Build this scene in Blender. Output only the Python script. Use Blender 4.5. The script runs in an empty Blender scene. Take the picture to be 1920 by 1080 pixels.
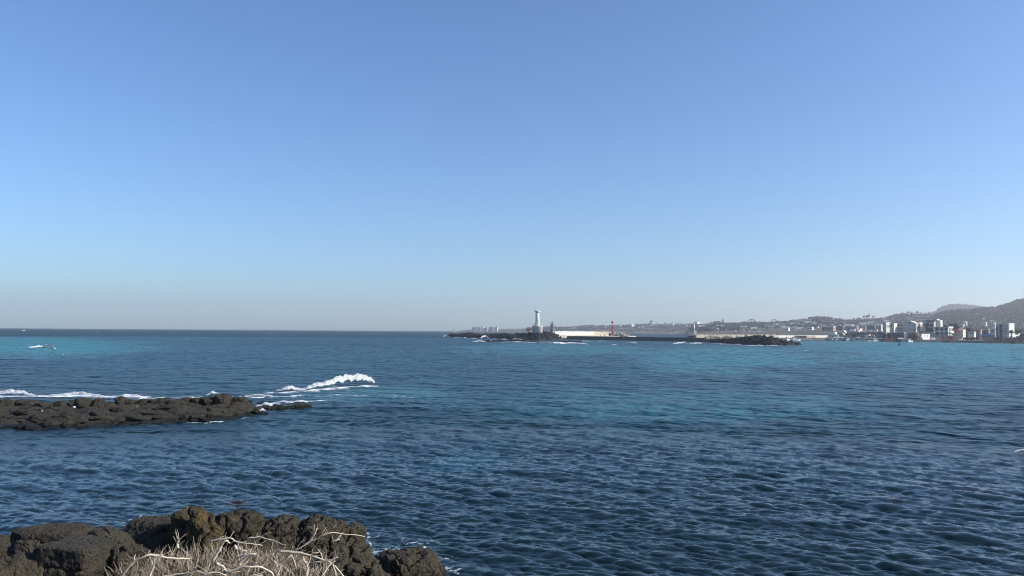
import bpy, bmesh, math, random
import numpy as np
from mathutils import Vector, Matrix

R = math.radians
scene = bpy.context.scene
col = scene.collection

# ------------------------------------------------------------------ camera
CAM_H = 6.0
LENS = 28.0
FPX = 1920 * LENS / 36.0
cam_data = bpy.data.cameras.new('camera')
cam_data.lens = LENS
cam_data.sensor_width = 36.0
cam_data.clip_start = 0.1
cam_data.clip_end = 40000
cam = bpy.data.objects.new('camera', cam_data)
col.objects.link(cam)
PITCH = math.degrees(math.atan((620.6 - 540) / FPX))
CAM_ROT = Matrix.Rotation(R(90 + PITCH), 3, 'X') @ Matrix.Rotation(R(0.40), 3, 'Z')
cam.matrix_world = Matrix.Translation((0, 0, CAM_H)) @ CAM_ROT.to_4x4()
scene.camera = cam

# ------------------------------------------------------------------ sky, sun, exposure
SUN_AZ, SUN_EL = 99.0, 28.0          # azimuth clockwise from the view direction (+Y)
world = bpy.data.worlds.new('World')
scene.world = world
world.use_nodes = True
wn = world.node_tree
wn.nodes.clear()
w_out = wn.nodes.new('ShaderNodeOutputWorld')
w_bg = wn.nodes.new('ShaderNodeBackground')
sky = wn.nodes.new('ShaderNodeTexSky')
sky.sky_type = 'NISHITA'
sky.sun_disc = False
sky.sun_elevation = R(SUN_EL)
sky.sun_rotation = R(SUN_AZ)
sky.altitude = 0
sky.air_density = 1.0
sky.dust_density = 0.55
sky.ozone_density = 2.5
w_bg.inputs['Strength'].default_value = 0.10
w_wb = wn.nodes.new('ShaderNodeMix')          # the camera's cool white balance
w_wb.data_type = 'RGBA'
w_wb.blend_type = 'MULTIPLY'
w_wb.inputs[0].default_value = 1.0
w_wb.inputs[7].default_value = (0.735, 0.950, 1.21, 1)
wn.links.new(sky.outputs[0], w_wb.inputs[6])
wn.links.new(w_wb.outputs[2], w_bg.inputs['Color'])
wn.links.new(w_bg.outputs[0], w_out.inputs['Surface'])

sun_data = bpy.data.lights.new('sun', 'SUN')
sun_data.energy = 4.8
sun_data.angle = R(0.5)
sun_data.color = (1.0, 0.95, 0.87)
sun = bpy.data.objects.new('sun', sun_data)
col.objects.link(sun)
sun_dir = Vector((math.sin(R(SUN_AZ)) * math.cos(R(SUN_EL)), math.cos(R(SUN_AZ)) * math.cos(R(SUN_EL)), math.sin(R(SUN_EL))))
sun.rotation_euler = sun_dir.to_track_quat('Z', 'Y').to_euler()
sun.location = (0, 0, 50)

vs = scene.view_settings
vs.view_transform = 'Standard'
vs.look = 'None'
vs.exposure = 0.5
vs.gamma = 1.0
vs.use_curve_mapping = False
scene.cycles.use_denoising = True
scene.cycles.filter_width = 1.0
scene.cycles.max_bounces = 6
scene.cycles.volume_bounces = 2

rng = np.random.default_rng(7)
random.seed(7)


# ------------------------------------------------------------------ helpers
def ray(px, py):
    return CAM_ROT @ Vector(((px - 960) / FPX, -(py - 540) / FPX, -1.0))


def sea_pt(px, py, z=0.0):
    d = ray(px, py)
    t = (z - CAM_H) / d.z
    return Vector((d.x * t, d.y * t, z))


def at(px, py, dist):
    """point on the sight line at that depth along +Y"""
    d = ray(px, py)
    t = dist / d.y
    return Vector((d.x * t, dist, CAM_H + d.z * t))


def z_at(px, py, dist):
    return at(px, py, dist).z


def _hash(ix, iy, iz, s):
    h = (ix.astype(np.int64) * 374761393 + iy.astype(np.int64) * 668265263 + iz.astype(np.int64) * 2147483647 + s * 974634777) & 0xFFFFFFFF
    h = ((h ^ (h >> 13)) * 1274126177) & 0xFFFFFFFF
    h = (h ^ (h >> 16)) & 0xFFFFFFFF
    h = (h * 2246822519) & 0xFFFFFFFF
    return (h ^ (h >> 15)) & 0xFFFFFFFF


def gnoise(p, s=0):
    """gradient noise, p (n,3), about -1..1"""
    f0 = np.floor(p)
    i = f0.astype(np.int64)
    f = p - f0
    u = f * f * f * (f * (f * 6 - 15) + 10)
    out = 0
    for dx in (0, 1):
        for dy in (0, 1):
            for dz in (0, 1):
                h = _hash(i[:, 0] + dx, i[:, 1] + dy, i[:, 2] + dz, s)
                gx = ((h & 255) / 127.5 - 1)
                gy = (((h >> 8) & 255) / 127.5 - 1)
                gz = (((h >> 16) & 255) / 127.5 - 1)
                d = gx * (f[:, 0] - dx) + gy * (f[:, 1] - dy) + gz * (f[:, 2] - dz)
                w = (u[:, 0] if dx else 1 - u[:, 0]) * (u[:, 1] if dy else 1 - u[:, 1]) * (u[:, 2] if dz else 1 - u[:, 2])
                out = out + w * d
    return out * 1.3


def fbm(p, octs=4, s=0, gain=0.5, ridge=False):
    a, t, f = 1.0, 0.0, 1.0
    tot = 0
    for o in range(octs):
        n = gnoise(p * f + 17.3 * o, s + o)
        if ridge:
            n = 1 - 2 * np.abs(n)
        t = t + a * n
        tot += a
        a *= gain
        f *= 2.03
    return t / tot


def worley(p, s=0):
    """distances to the two nearest feature points and an id of the nearest cell"""
    i = np.floor(p).astype(np.int64)
    d1 = np.full(len(p), 9.0)
    d2 = np.full(len(p), 9.0)
    cid = np.zeros(len(p))
    for dx in (-1, 0, 1):
        for dy in (-1, 0, 1):
            for dz in (-1, 0, 1):
                c = i + np.array([dx, dy, dz])
                h = _hash(c[:, 0], c[:, 1], c[:, 2], s)
                q = c + np.stack([(h & 1023) / 1023, ((h >> 10) & 1023) / 1023, ((h >> 20) & 1023) / 1023], 1)
                d = np.linalg.norm(p - q, axis=1)
                near = d < d1
                d2 = np.where(near, d1, np.minimum(d2, d))
                cid = np.where(near, (h & 0xFFFF) / 65535.0, cid)
                d1 = np.where(near, d, d1)
    return d1, d2, cid


def np3(x, y, z=0.0):
    return np.stack([x, y, np.zeros_like(x) + z], 1)


def sstep(a, b, x):
    t = np.clip((x - a) / (b - a), 0, 1)
    return t * t * (3 - 2 * t)


def link(name, me, parent=None, mat=None):
    o = bpy.data.objects.new(name, me)
    col.objects.link(o)
    if parent is not None:
        o.parent = parent
    if mat is not None:
        me.materials.clear()
        me.materials.append(mat)
    return o


def np_mesh(name, v, f, smooth=True, attrs=None):
    """mesh from arrays: v (n,3), f (m,k) with one k"""
    me = bpy.data.meshes.new(name)
    v = np.asarray(v, dtype=np.float32)
    f = np.asarray(f, dtype=np.int32)
    k = f.shape[1]
    me.vertices.add(len(v))
    me.vertices.foreach_set('co', v.ravel())
    me.loops.add(f.size)
    me.loops.foreach_set('vertex_index', f.ravel())
    me.polygons.add(len(f))
    me.polygons.foreach_set('loop_start', np.arange(0, f.size, k, dtype=np.int32))
    me.polygons.foreach_set('loop_total', np.full(len(f), k, dtype=np.int32))
    me.polygons.foreach_set('use_smooth', np.full(len(f), smooth, dtype=bool))
    for an, av in (attrs or {}).items():
        a = me.attributes.new(an, 'FLOAT', 'POINT')
        a.data.foreach_set('value', np.asarray(av, dtype=np.float32))
    me.update(calc_edges=True)
    me.validate()
    return me


def grid_faces(nr, nc, wrap=False):
    r = np.arange(nr - 1)[:, None]
    c = np.arange(nc if wrap else nc - 1)[None, :]
    c2 = (c + 1) % nc
    return np.stack([r * nc + c, r * nc + c2, (r + 1) * nc + c2, (r + 1) * nc + c], -1).reshape(-1, 4)


def tag(o, label=None, cat=None, group=None, kind=None):
    if label:
        o['label'] = label
    if cat:
        o['category'] = cat
    if group:
        o['group'] = group
    if kind:
        o['kind'] = kind
    return o


def empty(name, loc, rz=0.0):
    o = bpy.data.objects.new(name, None)
    col.objects.link(o)
    o.empty_display_size = 0.5
    o.location = loc
    o.rotation_euler = (0, 0, rz)
    return o


def kids(o):
    return [c for c in bpy.data.objects if c.parent == o]


def copy_tree(o, known):
    """known: list of (object, parent index) for o and its parts"""
    new = []
    for src, pi in known:
        c = src.copy()
        col.objects.link(c)
        if pi is not None:
            c.parent = new[pi]
        new.append(c)
    return new[0]


def tree_of(root):
    out = [(root, None)]
    idx = {root.name: 0}
    frontier = [root]
    while frontier:
        nxt = []
        for p in frontier:
            for c in kids(p):
                idx[c.name] = len(out)
                out.append((c, idx[p.name]))
                nxt.append(c)
        frontier = nxt
    return out


class MB:
    """collects simple solids in one mesh"""
    def __init__(self):
        self.v, self.f = [], []

    def add(self, verts, faces):
        b = len(self.v)
        self.v += [tuple(p) for p in verts]
        self.f += [tuple(b + i for i in f) for f in faces]
        return self

    def box(self, x0, x1, y0, y1, z0, z1):
        vs_ = [(x0, y0, z0), (x1, y0, z0), (x1, y1, z0), (x0, y1, z0), (x0, y0, z1), (x1, y0, z1), (x1, y1, z1), (x0, y1, z1)]
        return self.add(vs_, [(0, 3, 2, 1), (4, 5, 6, 7), (0, 1, 5, 4), (1, 2, 6, 5), (2, 3, 7, 6), (3, 0, 4, 7)])

    def lathe(self, prof, n=16, cx=0.0, cy=0.0, phase=0.0):
        """prof: (radius, z) from bottom to top"""
        vs_, fs = [], []
        for r, z in prof:
            for k in range(n):
                a = 2 * math.pi * k / n + phase
                vs_.append((cx + r * math.cos(a), cy + r * math.sin(a), z))
        for j in range(len(prof) - 1):
            for k in range(n):
                k2 = (k + 1) % n
                fs.append((j * n + k, j * n + k2, (j + 1) * n + k2, (j + 1) * n + k))
        fs.append(tuple(range(n - 1, -1, -1)))
        fs.append(tuple((len(prof) - 1) * n + k for k in range(n)))
        return self.add(vs_, fs)

    def tube(self, pts, rads, n=6):
        pts = [Vector(p) for p in pts]
        if not hasattr(rads, '__len__'):
            rads = [rads] * len(pts)
        vs_, fs = [], []
        up = Vector((0.31, 0.2, 0.93))
        for j, p in enumerate(pts):
            t = (pts[min(j + 1, len(pts) - 1)] - pts[max(j - 1, 0)])
            if t.length < 1e-9:
                t = Vector((0, 0, 1))
            t.normalize()
            a = t.cross(up)
            if a.length < 1e-3:
                a = t.cross(Vector((1, 0, 0)))
            a.normalize()
            b = t.cross(a)
            for k in range(n):
                w = 2 * math.pi * k / n
                vs_.append(p + (a * math.cos(w) + b * math.sin(w)) * rads[j])
        for j in range(len(pts) - 1):
            for k in range(n):
                k2 = (k + 1) % n
                fs.append((j * n + k, j * n + k2, (j + 1) * n + k2, (j + 1) * n + k))
        fs.append(tuple(range(n - 1, -1, -1)))
        fs.append(tuple((len(pts) - 1) * n + k for k in range(n)))
        return self.add(vs_, fs)

    def prism(self, poly, y0, y1):
        """poly: (x,z) outline, extruded along y"""
        n = len(poly)
        vs_ = [(x, y0, z) for x, z in poly] + [(x, y1, z) for x, z in poly]
        fs = [tuple(range(n)), tuple(range(2 * n - 1, n - 1, -1))]
        for k in range(n):
            k2 = (k + 1) % n
            fs.append((k, k + n, k2 + n, k2))
        return self.add(vs_, fs)

    def mesh(self, name, smooth=False):
        me = bpy.data.meshes.new(name)
        me.from_pydata(self.v, [], self.f)
        bm = bmesh.new()
        bm.from_mesh(me)
        bmesh.ops.recalc_face_normals(bm, faces=bm.faces)
        bm.to_mesh(me)
        bm.free()
        if smooth:
            me.polygons.foreach_set('use_smooth', [True] * len(me.polygons))
        me.update()
        return me

    def build(self, name, mat, parent=None, smooth=False):
        me = self.mesh(name, smooth)
        me.materials.append(mat)
        return link(name, me, parent)


# ------------------------------------------------------------------ materials
def new_mat(name):
    m = bpy.data.materials.new(name)
    m.use_nodes = True
    nt = m.node_tree
    nt.nodes.clear()
    out = nt.nodes.new('ShaderNodeOutputMaterial')
    bsdf = nt.nodes.new('ShaderNodeBsdfPrincipled')
    nt.links.new(bsdf.outputs[0], out.inputs['Surface'])
    return m, nt, bsdf, out


def N(nt, typ, **kw):
    n = nt.nodes.new(typ)
    for k, v in kw.items():
        if k.startswith('_'):
            setattr(n, k[1:], v)
        else:
            key = k.replace('__', ' ')
            if key.isdigit() or (key[0] == 'i' and key[1:].isdigit()):
                n.inputs[int(key.lstrip('i'))].default_value = v
            else:
                n.inputs[key].default_value = v
    return n


def math_n(nt, op, a, b=None, clamp=False):
    n = nt.nodes.new('ShaderNodeMath')
    n.operation = op
    n.use_clamp = clamp
    for i, x in enumerate((a, b)):
        if x is None:
            continue
        if isinstance(x, (int, float)):
            n.inputs[i].default_value = x
        else:
            nt.links.new(x, n.inputs[i])
    return n.outputs[0]


def ramp(nt, fac, stops):
    n = nt.nodes.new('ShaderNodeValToRGB')
    e = n.color_ramp.elements
    while len(e) < len(stops):
        e.new(0.5)
    for k, (p, c) in enumerate(stops):
        e[k].position = p
        e[k].color = (*c, 1) if len(c) == 3 else c
    nt.links.new(fac, n.inputs[0])
    return n.outputs[0]


def mix_col(nt, fac, a, b, mode='MIX'):
    n = nt.nodes.new('ShaderNodeMix')
    n.data_type = 'RGBA'
    n.blend_type = mode
    for sock, x in ((n.inputs[0], fac), (n.inputs[6], a), (n.inputs[7], b)):
        if isinstance(x, (int, float)):
            sock.default_value = x
        elif isinstance(x, tuple):
            sock.default_value = (*x, 1)
        else:
            nt.links.new(x, sock)
    return n.outputs[2]


def plain(name, c, rough=0.7, var=0.12, scale=3.0, metal=0.0):
    """painted or plastered surface: base colour with weathering noise"""
    m, nt, b, _ = new_mat(name)
    tc = nt.nodes.new('ShaderNodeTexCoord')
    n = N(nt, 'ShaderNodeTexNoise', Scale=scale, Detail=5.0, Roughness=0.65)
    nt.links.new(tc.outputs['Object'], n.inputs['Vector'])
    lo = tuple(x * (1 - var) for x in c)
    hi = tuple(min(1, x * (1 + var * 0.6)) for x in c)
    nt.links.new(ramp(nt, n.outputs['Fac'], [(0.3, lo), (0.7, hi)]), b.inputs['Base Color'])
    b.inputs['Roughness'].default_value = rough
    b.inputs['Metallic'].default_value = metal
    return m
# ------------------------------------------------------------------ the sea
def wave_tile(n, L, lmin, lmax, wdir, slope_rms, seed, spread=2.0):
    """one periodic patch of wind sea: height and the two choppy displacements"""
    g = np.random.default_rng(seed)
    k1 = 2 * np.pi * np.fft.fftfreq(n, L / n)
    kx, ky = np.meshgrid(k1, k1, indexing='xy')
    k = np.hypot(kx, ky)
    k[0, 0] = 1
    amp = k ** -2.0
    c = np.cos(np.arctan2(ky, kx) - wdir)
    amp = amp * (np.abs(c) ** spread + 0.03)
    lam = 2 * np.pi / k
    amp = amp * sstep(lmin * 0.85, lmin * 1.15, lam) * (1 - sstep(lmax * 0.85, lmax * 1.15, lam))
    amp[0, 0] = 0
    h = np.fft.fft2(g.standard_normal((n, n))) * amp
    hz = np.real(np.fft.ifft2(h))
    sx = np.real(np.fft.ifft2(1j * kx * h))
    sy = np.real(np.fft.ifft2(1j * ky * h))
    s = slope_rms / math.sqrt(np.mean(sx ** 2 + sy ** 2))
    dx = np.real(np.fft.ifft2(-1j * kx / k * h)) * s
    dy = np.real(np.fft.ifft2(-1j * ky / k * h)) * s
    return hz * s, dx, dy


def sample_tile(t, L, x, y):
    n = t[0].shape[0]
    u = (x / L * n) % n
    v = (y / L * n) % n
    i0 = np.floor(u).astype(int) % n
    j0 = np.floor(v).astype(int) % n
    fu, fv = u - np.floor(u), v - np.floor(v)
    i1, j1 = (i0 + 1) % n, (j0 + 1) % n
    return [a[j0, i0] * (1 - fu) * (1 - fv) + a[j0, i1] * fu * (1 - fv) + a[j1, i0] * (1 - fu) * fv + a[j1, i1] * fu * fv for a in t]


WDIR = R(-118)
BANDS = [  # tile length, shortest, longest wave, slope, seed
    (190.0, 4.5, 30.0, 0.020, 11),
    (61.0, 1.5, 4.5, 0.052, 12),
    (19.7, 0.52, 1.5, 0.155, 13),
    (6.7, 0.17, 0.52, 0.275, 14),
]
TILES = [wave_tile(512, L, a, b, WDIR + off, s, sd, 2.4) for (L, a, b, s, sd), off in zip(BANDS, (0.25, 0.0, -0.15, 0.2))]


def waves(x, y, step):
    """displacement of the sea surface where the mesh has that spacing"""
    d = [0, 0, 0]
    lost, lost2 = 0, 0
    for (L, a, b, s, sd), t in zip(BANDS, TILES):
        w = 1 - sstep(0.42, 0.95, step / math.sqrt(a * b))
        hz, dx, dy = sample_tile(t, L, x, y)
        d[0] = d[0] + dx * w * 1.25
        d[1] = d[1] + dy * w * 1.25
        d[2] = d[2] + hz * w
        lost = lost + (1 - w) * s * s
        lost2 = lost2 + (1 - w) * (a > 1.0)
    return d[0], d[1], d[2], lost, lost2 * 0.5


# rings: fine near the viewer, coarser outwards
rr = [9.0]
while rr[-1] < 16.5:
    rr.append(rr[-1] + 0.09)
while rr[-1] < 300:
    rr.append(rr[-1] + max(0.05, min(0.78, rr[-1] ** 2 / 8600.0)))
while rr[-1] < 640:
    rr.append(rr[-1] + 1.7)
while rr[-1] < 1400:
    rr.append(rr[-1] + 8)
while rr[-1] < 7000:
    rr.append(rr[-1] * 1.09)
rr = np.array([0.5, 4.0] + rr)
fine = np.linspace(R(-41), R(41), 760)
coarse = np.linspace(R(41), R(319), 70)[1:-1]
th = np.concatenate([fine, coarse])
RRg, THg = np.meshgrid(rr, th, indexing='ij')
bx, by = (RRg * np.sin(THg)).ravel(), (RRg * np.cos(THg)).ravel()
drr = np.gradient(rr)
dth = np.where(np.abs(np.concatenate([fine, coarse * 0 + 9])) < 1, fine[1] - fine[0], R(3.1))
step = np.maximum(drr[:, None] * 0.8, RRg * dth[None, :]).ravel()


def blob(x, y, cx, cy, rx, ry, soft=0.5):
    q = ((x - cx) / rx) ** 2 + ((y - cy) / ry) ** 2
    return 1 - sstep(1 - soft, 1 + soft, np.sqrt(q))


def zone(x, y, px0, px1, py0, py1, soft=0.5, warp=0.25, s=3):
    """patch of sea floor seen through the water, about as wide as that window of the view"""
    u0, u1 = (px0 - 960) / FPX, (px1 - 960) / FPX
    pm = (px0 + px1) / 2
    v0, v1 = math.log(sea_pt(pm, py1).y), math.log(sea_pt(pm, py0).y)
    yy = np.maximum(y, 1.0)
    u, v = (x / yy - (u0 + u1) / 2) / ((u1 - u0) / 2), (np.log(yy) - (v0 + v1) / 2) / ((v1 - v0) / 2)
    n = fbm(np3(x / yy * 9.0, np.log(yy) * 5.0, s), 4, s) * warp * 2.2
    q = np.hypot(u, v) + n + 9.0 * (y < 5)
    return 1 - sstep(1 - soft, 1 + soft, q)


tint = np.zeros_like(bx)
tint = np.maximum(tint, 1.00 * zone(bx, by, -120, 300, 634, 668, 0.5, 0.3, 3))
tint = np.maximum(tint, 0.30 * zone(bx, by, 150, 520, 626, 676, 0.6, 0.4, 4))
tint = np.maximum(tint, 0.62 * zone(bx, by, 850, 1250, 643, 668, 0.7, 0.35, 5))
tint = np.maximum(tint, 0.75 * zone(bx, by, 1180, 1560, 650, 702, 0.7, 0.4, 6))
tint = np.maximum(tint, 0.85 * zone(bx, by, 1480, 2300, 634, 700, 0.6, 0.3, 7))
tint = np.maximum(tint, 0.42 * zone(bx, by, 880, 1640, 726, 796, 0.7, 0.4, 8))
tint = np.maximum(tint, 0.40 * zone(bx, by, 660, 900, 722, 752, 0.6, 0.4, 9))
tint = np.maximum(tint, 0.22 * zone(bx, by, 810, 940, 850, 884, 0.7, 0.4, 10))
tint = np.maximum(tint, 0.20 * zone(bx, by, 480, 560, 815, 826, 0.7, 0.4, 11))
tint = np.maximum(tint, 0.24 * zone(bx, by, -400, 2400, 626, 770, 0.6, 0.3, 12))
tint = np.maximum(tint, 0.42 * zone(bx, by, 560, 800, 726, 754, 0.8, 0.4, 13))
weed = np.zeros_like(bx)
for pw in ((425, 480, 936, 950, 0.9), (985, 1045, 908, 922, 0.4), (1655, 1705, 928, 944, 0.5), (1805, 1870, 910, 926, 0.7), (520, 550, 940, 944, 0.5), (1905, 1990, 852, 872, 0.7)):
    weed = np.maximum(weed, pw[4] * zone(bx, by, *pw[:4], 0.5, 0.35, 21))

foam = np.zeros_like(bx)


def foam_line(pts, w0, w1, amt, s=31, ahead=1.0):
    """foam on the water along a line of photo points; w0 behind, w1 in front (metres)"""
    global foam
    P = [sea_pt(*p) for p in pts]
    best = np.zeros_like(bx)
    lo = min(p.y for p in P) - 4 * max(w0, w1)
    hi = max(p.y for p in P) + 4 * max(w0, w1)
    sel = np.where((by > lo) & (by < hi) & (np.abs(bx) < 500))[0]
    X, Y = bx[sel], by[sel]
    b = np.zeros(len(sel))
    for p, q in zip(P[:-1], P[1:]):
        dx, dy = q.x - p.x, q.y - p.y
        L2 = dx * dx + dy * dy
        t = np.clip(((X - p.x) * dx + (Y - p.y) * dy) / L2, 0, 1)
        ex, ey = X - (p.x + t * dx), Y - (p.y + t * dy)
        d = np.hypot(ex, ey)
        w = np.where(ey > 0, w0, w1)
        b = np.maximum(b, 1 - sstep(0.25, 1.0, d / w))
    foam[sel] = np.maximum(foam[sel], b * amt)


# surf behind the reef, round its end, lace in front of the breaker, edges of the near rocks
foam_line([(-160, 741), (0, 745), (60, 745), (150, 744), (262, 746)], 1.6, 2.2, 0.95)
foam_line([(265, 748), (330, 748), (420, 744), (520, 745), (570, 742)], 1.4, 2.0, 0.7)
foam_line([(470, 772), (500, 764), (520, 755), (600, 752)], 1.2, 1.2, 0.8)
foam_line([(520, 736), (600, 730), (700, 722)], 1.6, 3.0, 0.8)
foam_line([(560, 745), (640, 741), (720, 742), (770, 743)], 4.0, 3.0, 0.55)
foam_line([(-60, 800), (0, 801), (60, 800), (130, 800)], 0.6, 0.5, 0.7)
foam_line([(180, 799), (330, 792), (430, 788), (480, 780)], 0.5, 0.45, 0.66)
foam_line([(664, 1000), (690, 1032), (715, 1040), (770, 1032), (820, 1052), (860, 1085)], 0.5, 0.6, 0.62)
foam_line([(690, 1010), (740, 1020), (800, 1016)], 1.0, 0.8, 0.52)
foam_line([(225, 978), (262, 972), (300, 974)], 0.6, 0.6, 0.62)

ox, oy, oz, lost, lost2 = waves(bx, by, step)
cut = 1 - sstep(9.5, 12.0, np.hypot(bx, by)) * 0
vx, vy, vz = bx + ox, by + oy, oz
sea_me = np_mesh('sea', np.stack([vx, vy, vz], 1), grid_faces(len(rr), len(th), wrap=True)[:, ::-1],
                 attrs={'tint': tint, 'foam': foam, 'lost': lost, 'lost2': lost2, 'weed': weed})


def sea_material():
    m, nt, b, out = new_mat('sea_water')
    L = nt.links.new
    geo = nt.nodes.new('ShaderNodeNewGeometry')
    pos = geo.outputs['Position']

    def attr(nm):
        a = nt.nodes.new('ShaderNodeAttribute')
        a.attribute_name = nm
        return a.outputs['Fac']

    def noise(scale, detail=3.0, rot=0.0, stretch=1.0, rough=0.55, dist=0.0):
        mp = nt.nodes.new('ShaderNodeMapping')
        mp.inputs['Rotation'].default_value = (0, 0, rot)
        mp.inputs['Scale'].default_value = (scale / stretch, scale, scale)
        L(pos, mp.inputs['Vector'])
        n = N(nt, 'ShaderNodeTexNoise', Scale=1.0, Detail=detail, Roughness=rough, Distortion=dist)
        L(mp.outputs[0], n.inputs['Vector'])
        return n.outputs['Fac']

    # ripples smaller than the mesh carries
    rip1 = noise(6.5, 3.0, R(28), 1.7, 0.6, 0.4)
    rip2 = noise(1.0, 3.0, R(22), 1.3, 0.5, 0.3)
    rip3 = noise(0.30, 3.0, R(26), 1.25, 0.5, 0.2)
    lost_ = attr('lost')
    h1 = math_n(nt, 'MULTIPLY', rip1, 0.018)
    h2 = math_n(nt, 'MULTIPLY', math_n(nt, 'MULTIPLY', rip2, 0.26), math_n(nt, 'MULTIPLY', lost_, 20.0, True))
    h3 = math_n(nt, 'MULTIPLY', math_n(nt, 'MULTIPLY', rip3, 1.9), math_n(nt, 'MULTIPLY', math_n(nt, 'SUBTRACT', lost_, 0.02), 30.0, True))
    hh = math_n(nt, 'ADD', math_n(nt, 'ADD', h1, h2), h3)
    bump = N(nt, 'ShaderNodeBump', Strength=1.0, Distance=1.0)
    L(hh, bump.inputs['Height'])
    L(bump.outputs[0], b.inputs['Normal'])

    # colour of the water body over dark reef, blue depth and pale sand
    tn = noise(0.035, 6.0, 0.3, 1.6, 0.68, 0.5)
    t = math_n(nt, 'MULTIPLY', math_n(nt, 'ADD', attr('tint'), 0.03), math_n(nt, 'ADD', 0.15, math_n(nt, 'MULTIPLY', tn, 1.7)), True)
    body = ramp(nt, t, [(0.0, (0.007, 0.0175, 0.020)), (0.25, (0.010, 0.048, 0.062)), (0.55, (0.026, 0.108, 0.122)), (1.0, (0.020, 0.160, 0.172))])
    body = mix_col(nt, attr('weed'), body, (0.024, 0.016, 0.010))
    # foam lace
    f1 = noise(1.5, 5.0, R(20), 1.8, 0.62, 0.6)
    f2 = noise(7.0, 3.0, 0.0, 1.0, 0.6)
    fn = math_n(nt, 'ADD', math_n(nt, 'MULTIPLY', f1, 0.7), math_n(nt, 'MULTIPLY', f2, 0.3))
    fm = math_n(nt, 'SUBTRACT', fn, math_n(nt, 'SUBTRACT', 0.78, math_n(nt, 'MULTIPLY', attr('foam'), 0.42)))
    fm = math_n(nt, 'MULTIPLY', fm, 14.0, True)
    fm = math_n(nt, 'MULTIPLY', fm, math_n(nt, 'MULTIPLY', attr('foam'), 6.0, True), True)
    base = mix_col(nt, fm, body, (0.82, 0.84, 0.85))
    L(base, b.inputs['Base Color'])
    # waves too far away to be carried by the mesh widen the gloss by their slope
    ro = math_n(nt, 'POWER', math_n(nt, 'ADD', math_n(nt, 'ADD', math_n(nt, 'MULTIPLY', lost_, 0.13), math_n(nt, 'MULTIPLY', attr('lost2'), 0.13)), 0.00006), 0.25)
    L(math_n(nt, 'ADD', ro, math_n(nt, 'MULTIPLY', fm, 0.4)), b.inputs['Roughness'])
    b.inputs['IOR'].default_value = 1.333
    return m


sea = link('sea', sea_me, None, sea_material())
tag(sea, kind='structure')
# ------------------------------------------------------------------ the hazy sea air
hz_me = MB().box(-7200, 7200, -7200, 7200, -8.0, 262.0).mesh('haze')
hz_mat = bpy.data.materials.new('haze_air')
hz_mat.use_nodes = True
_nt = hz_mat.node_tree
_nt.nodes.clear()
_o = _nt.nodes.new('ShaderNodeOutputMaterial')
_v = _nt.nodes.new('ShaderNodeVolumePrincipled')
_v.inputs['Color'].default_value = (1.0, 0.97, 1.0, 1)
_v.inputs['Density'].default_value = 0.00014
_v.inputs['Anisotropy'].default_value = 0.5
_nt.links.new(_v.outputs[0], _o.inputs['Volume'])
haze = link('haze', hz_me, None, hz_mat)
tag(haze, kind='stuff')
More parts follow.
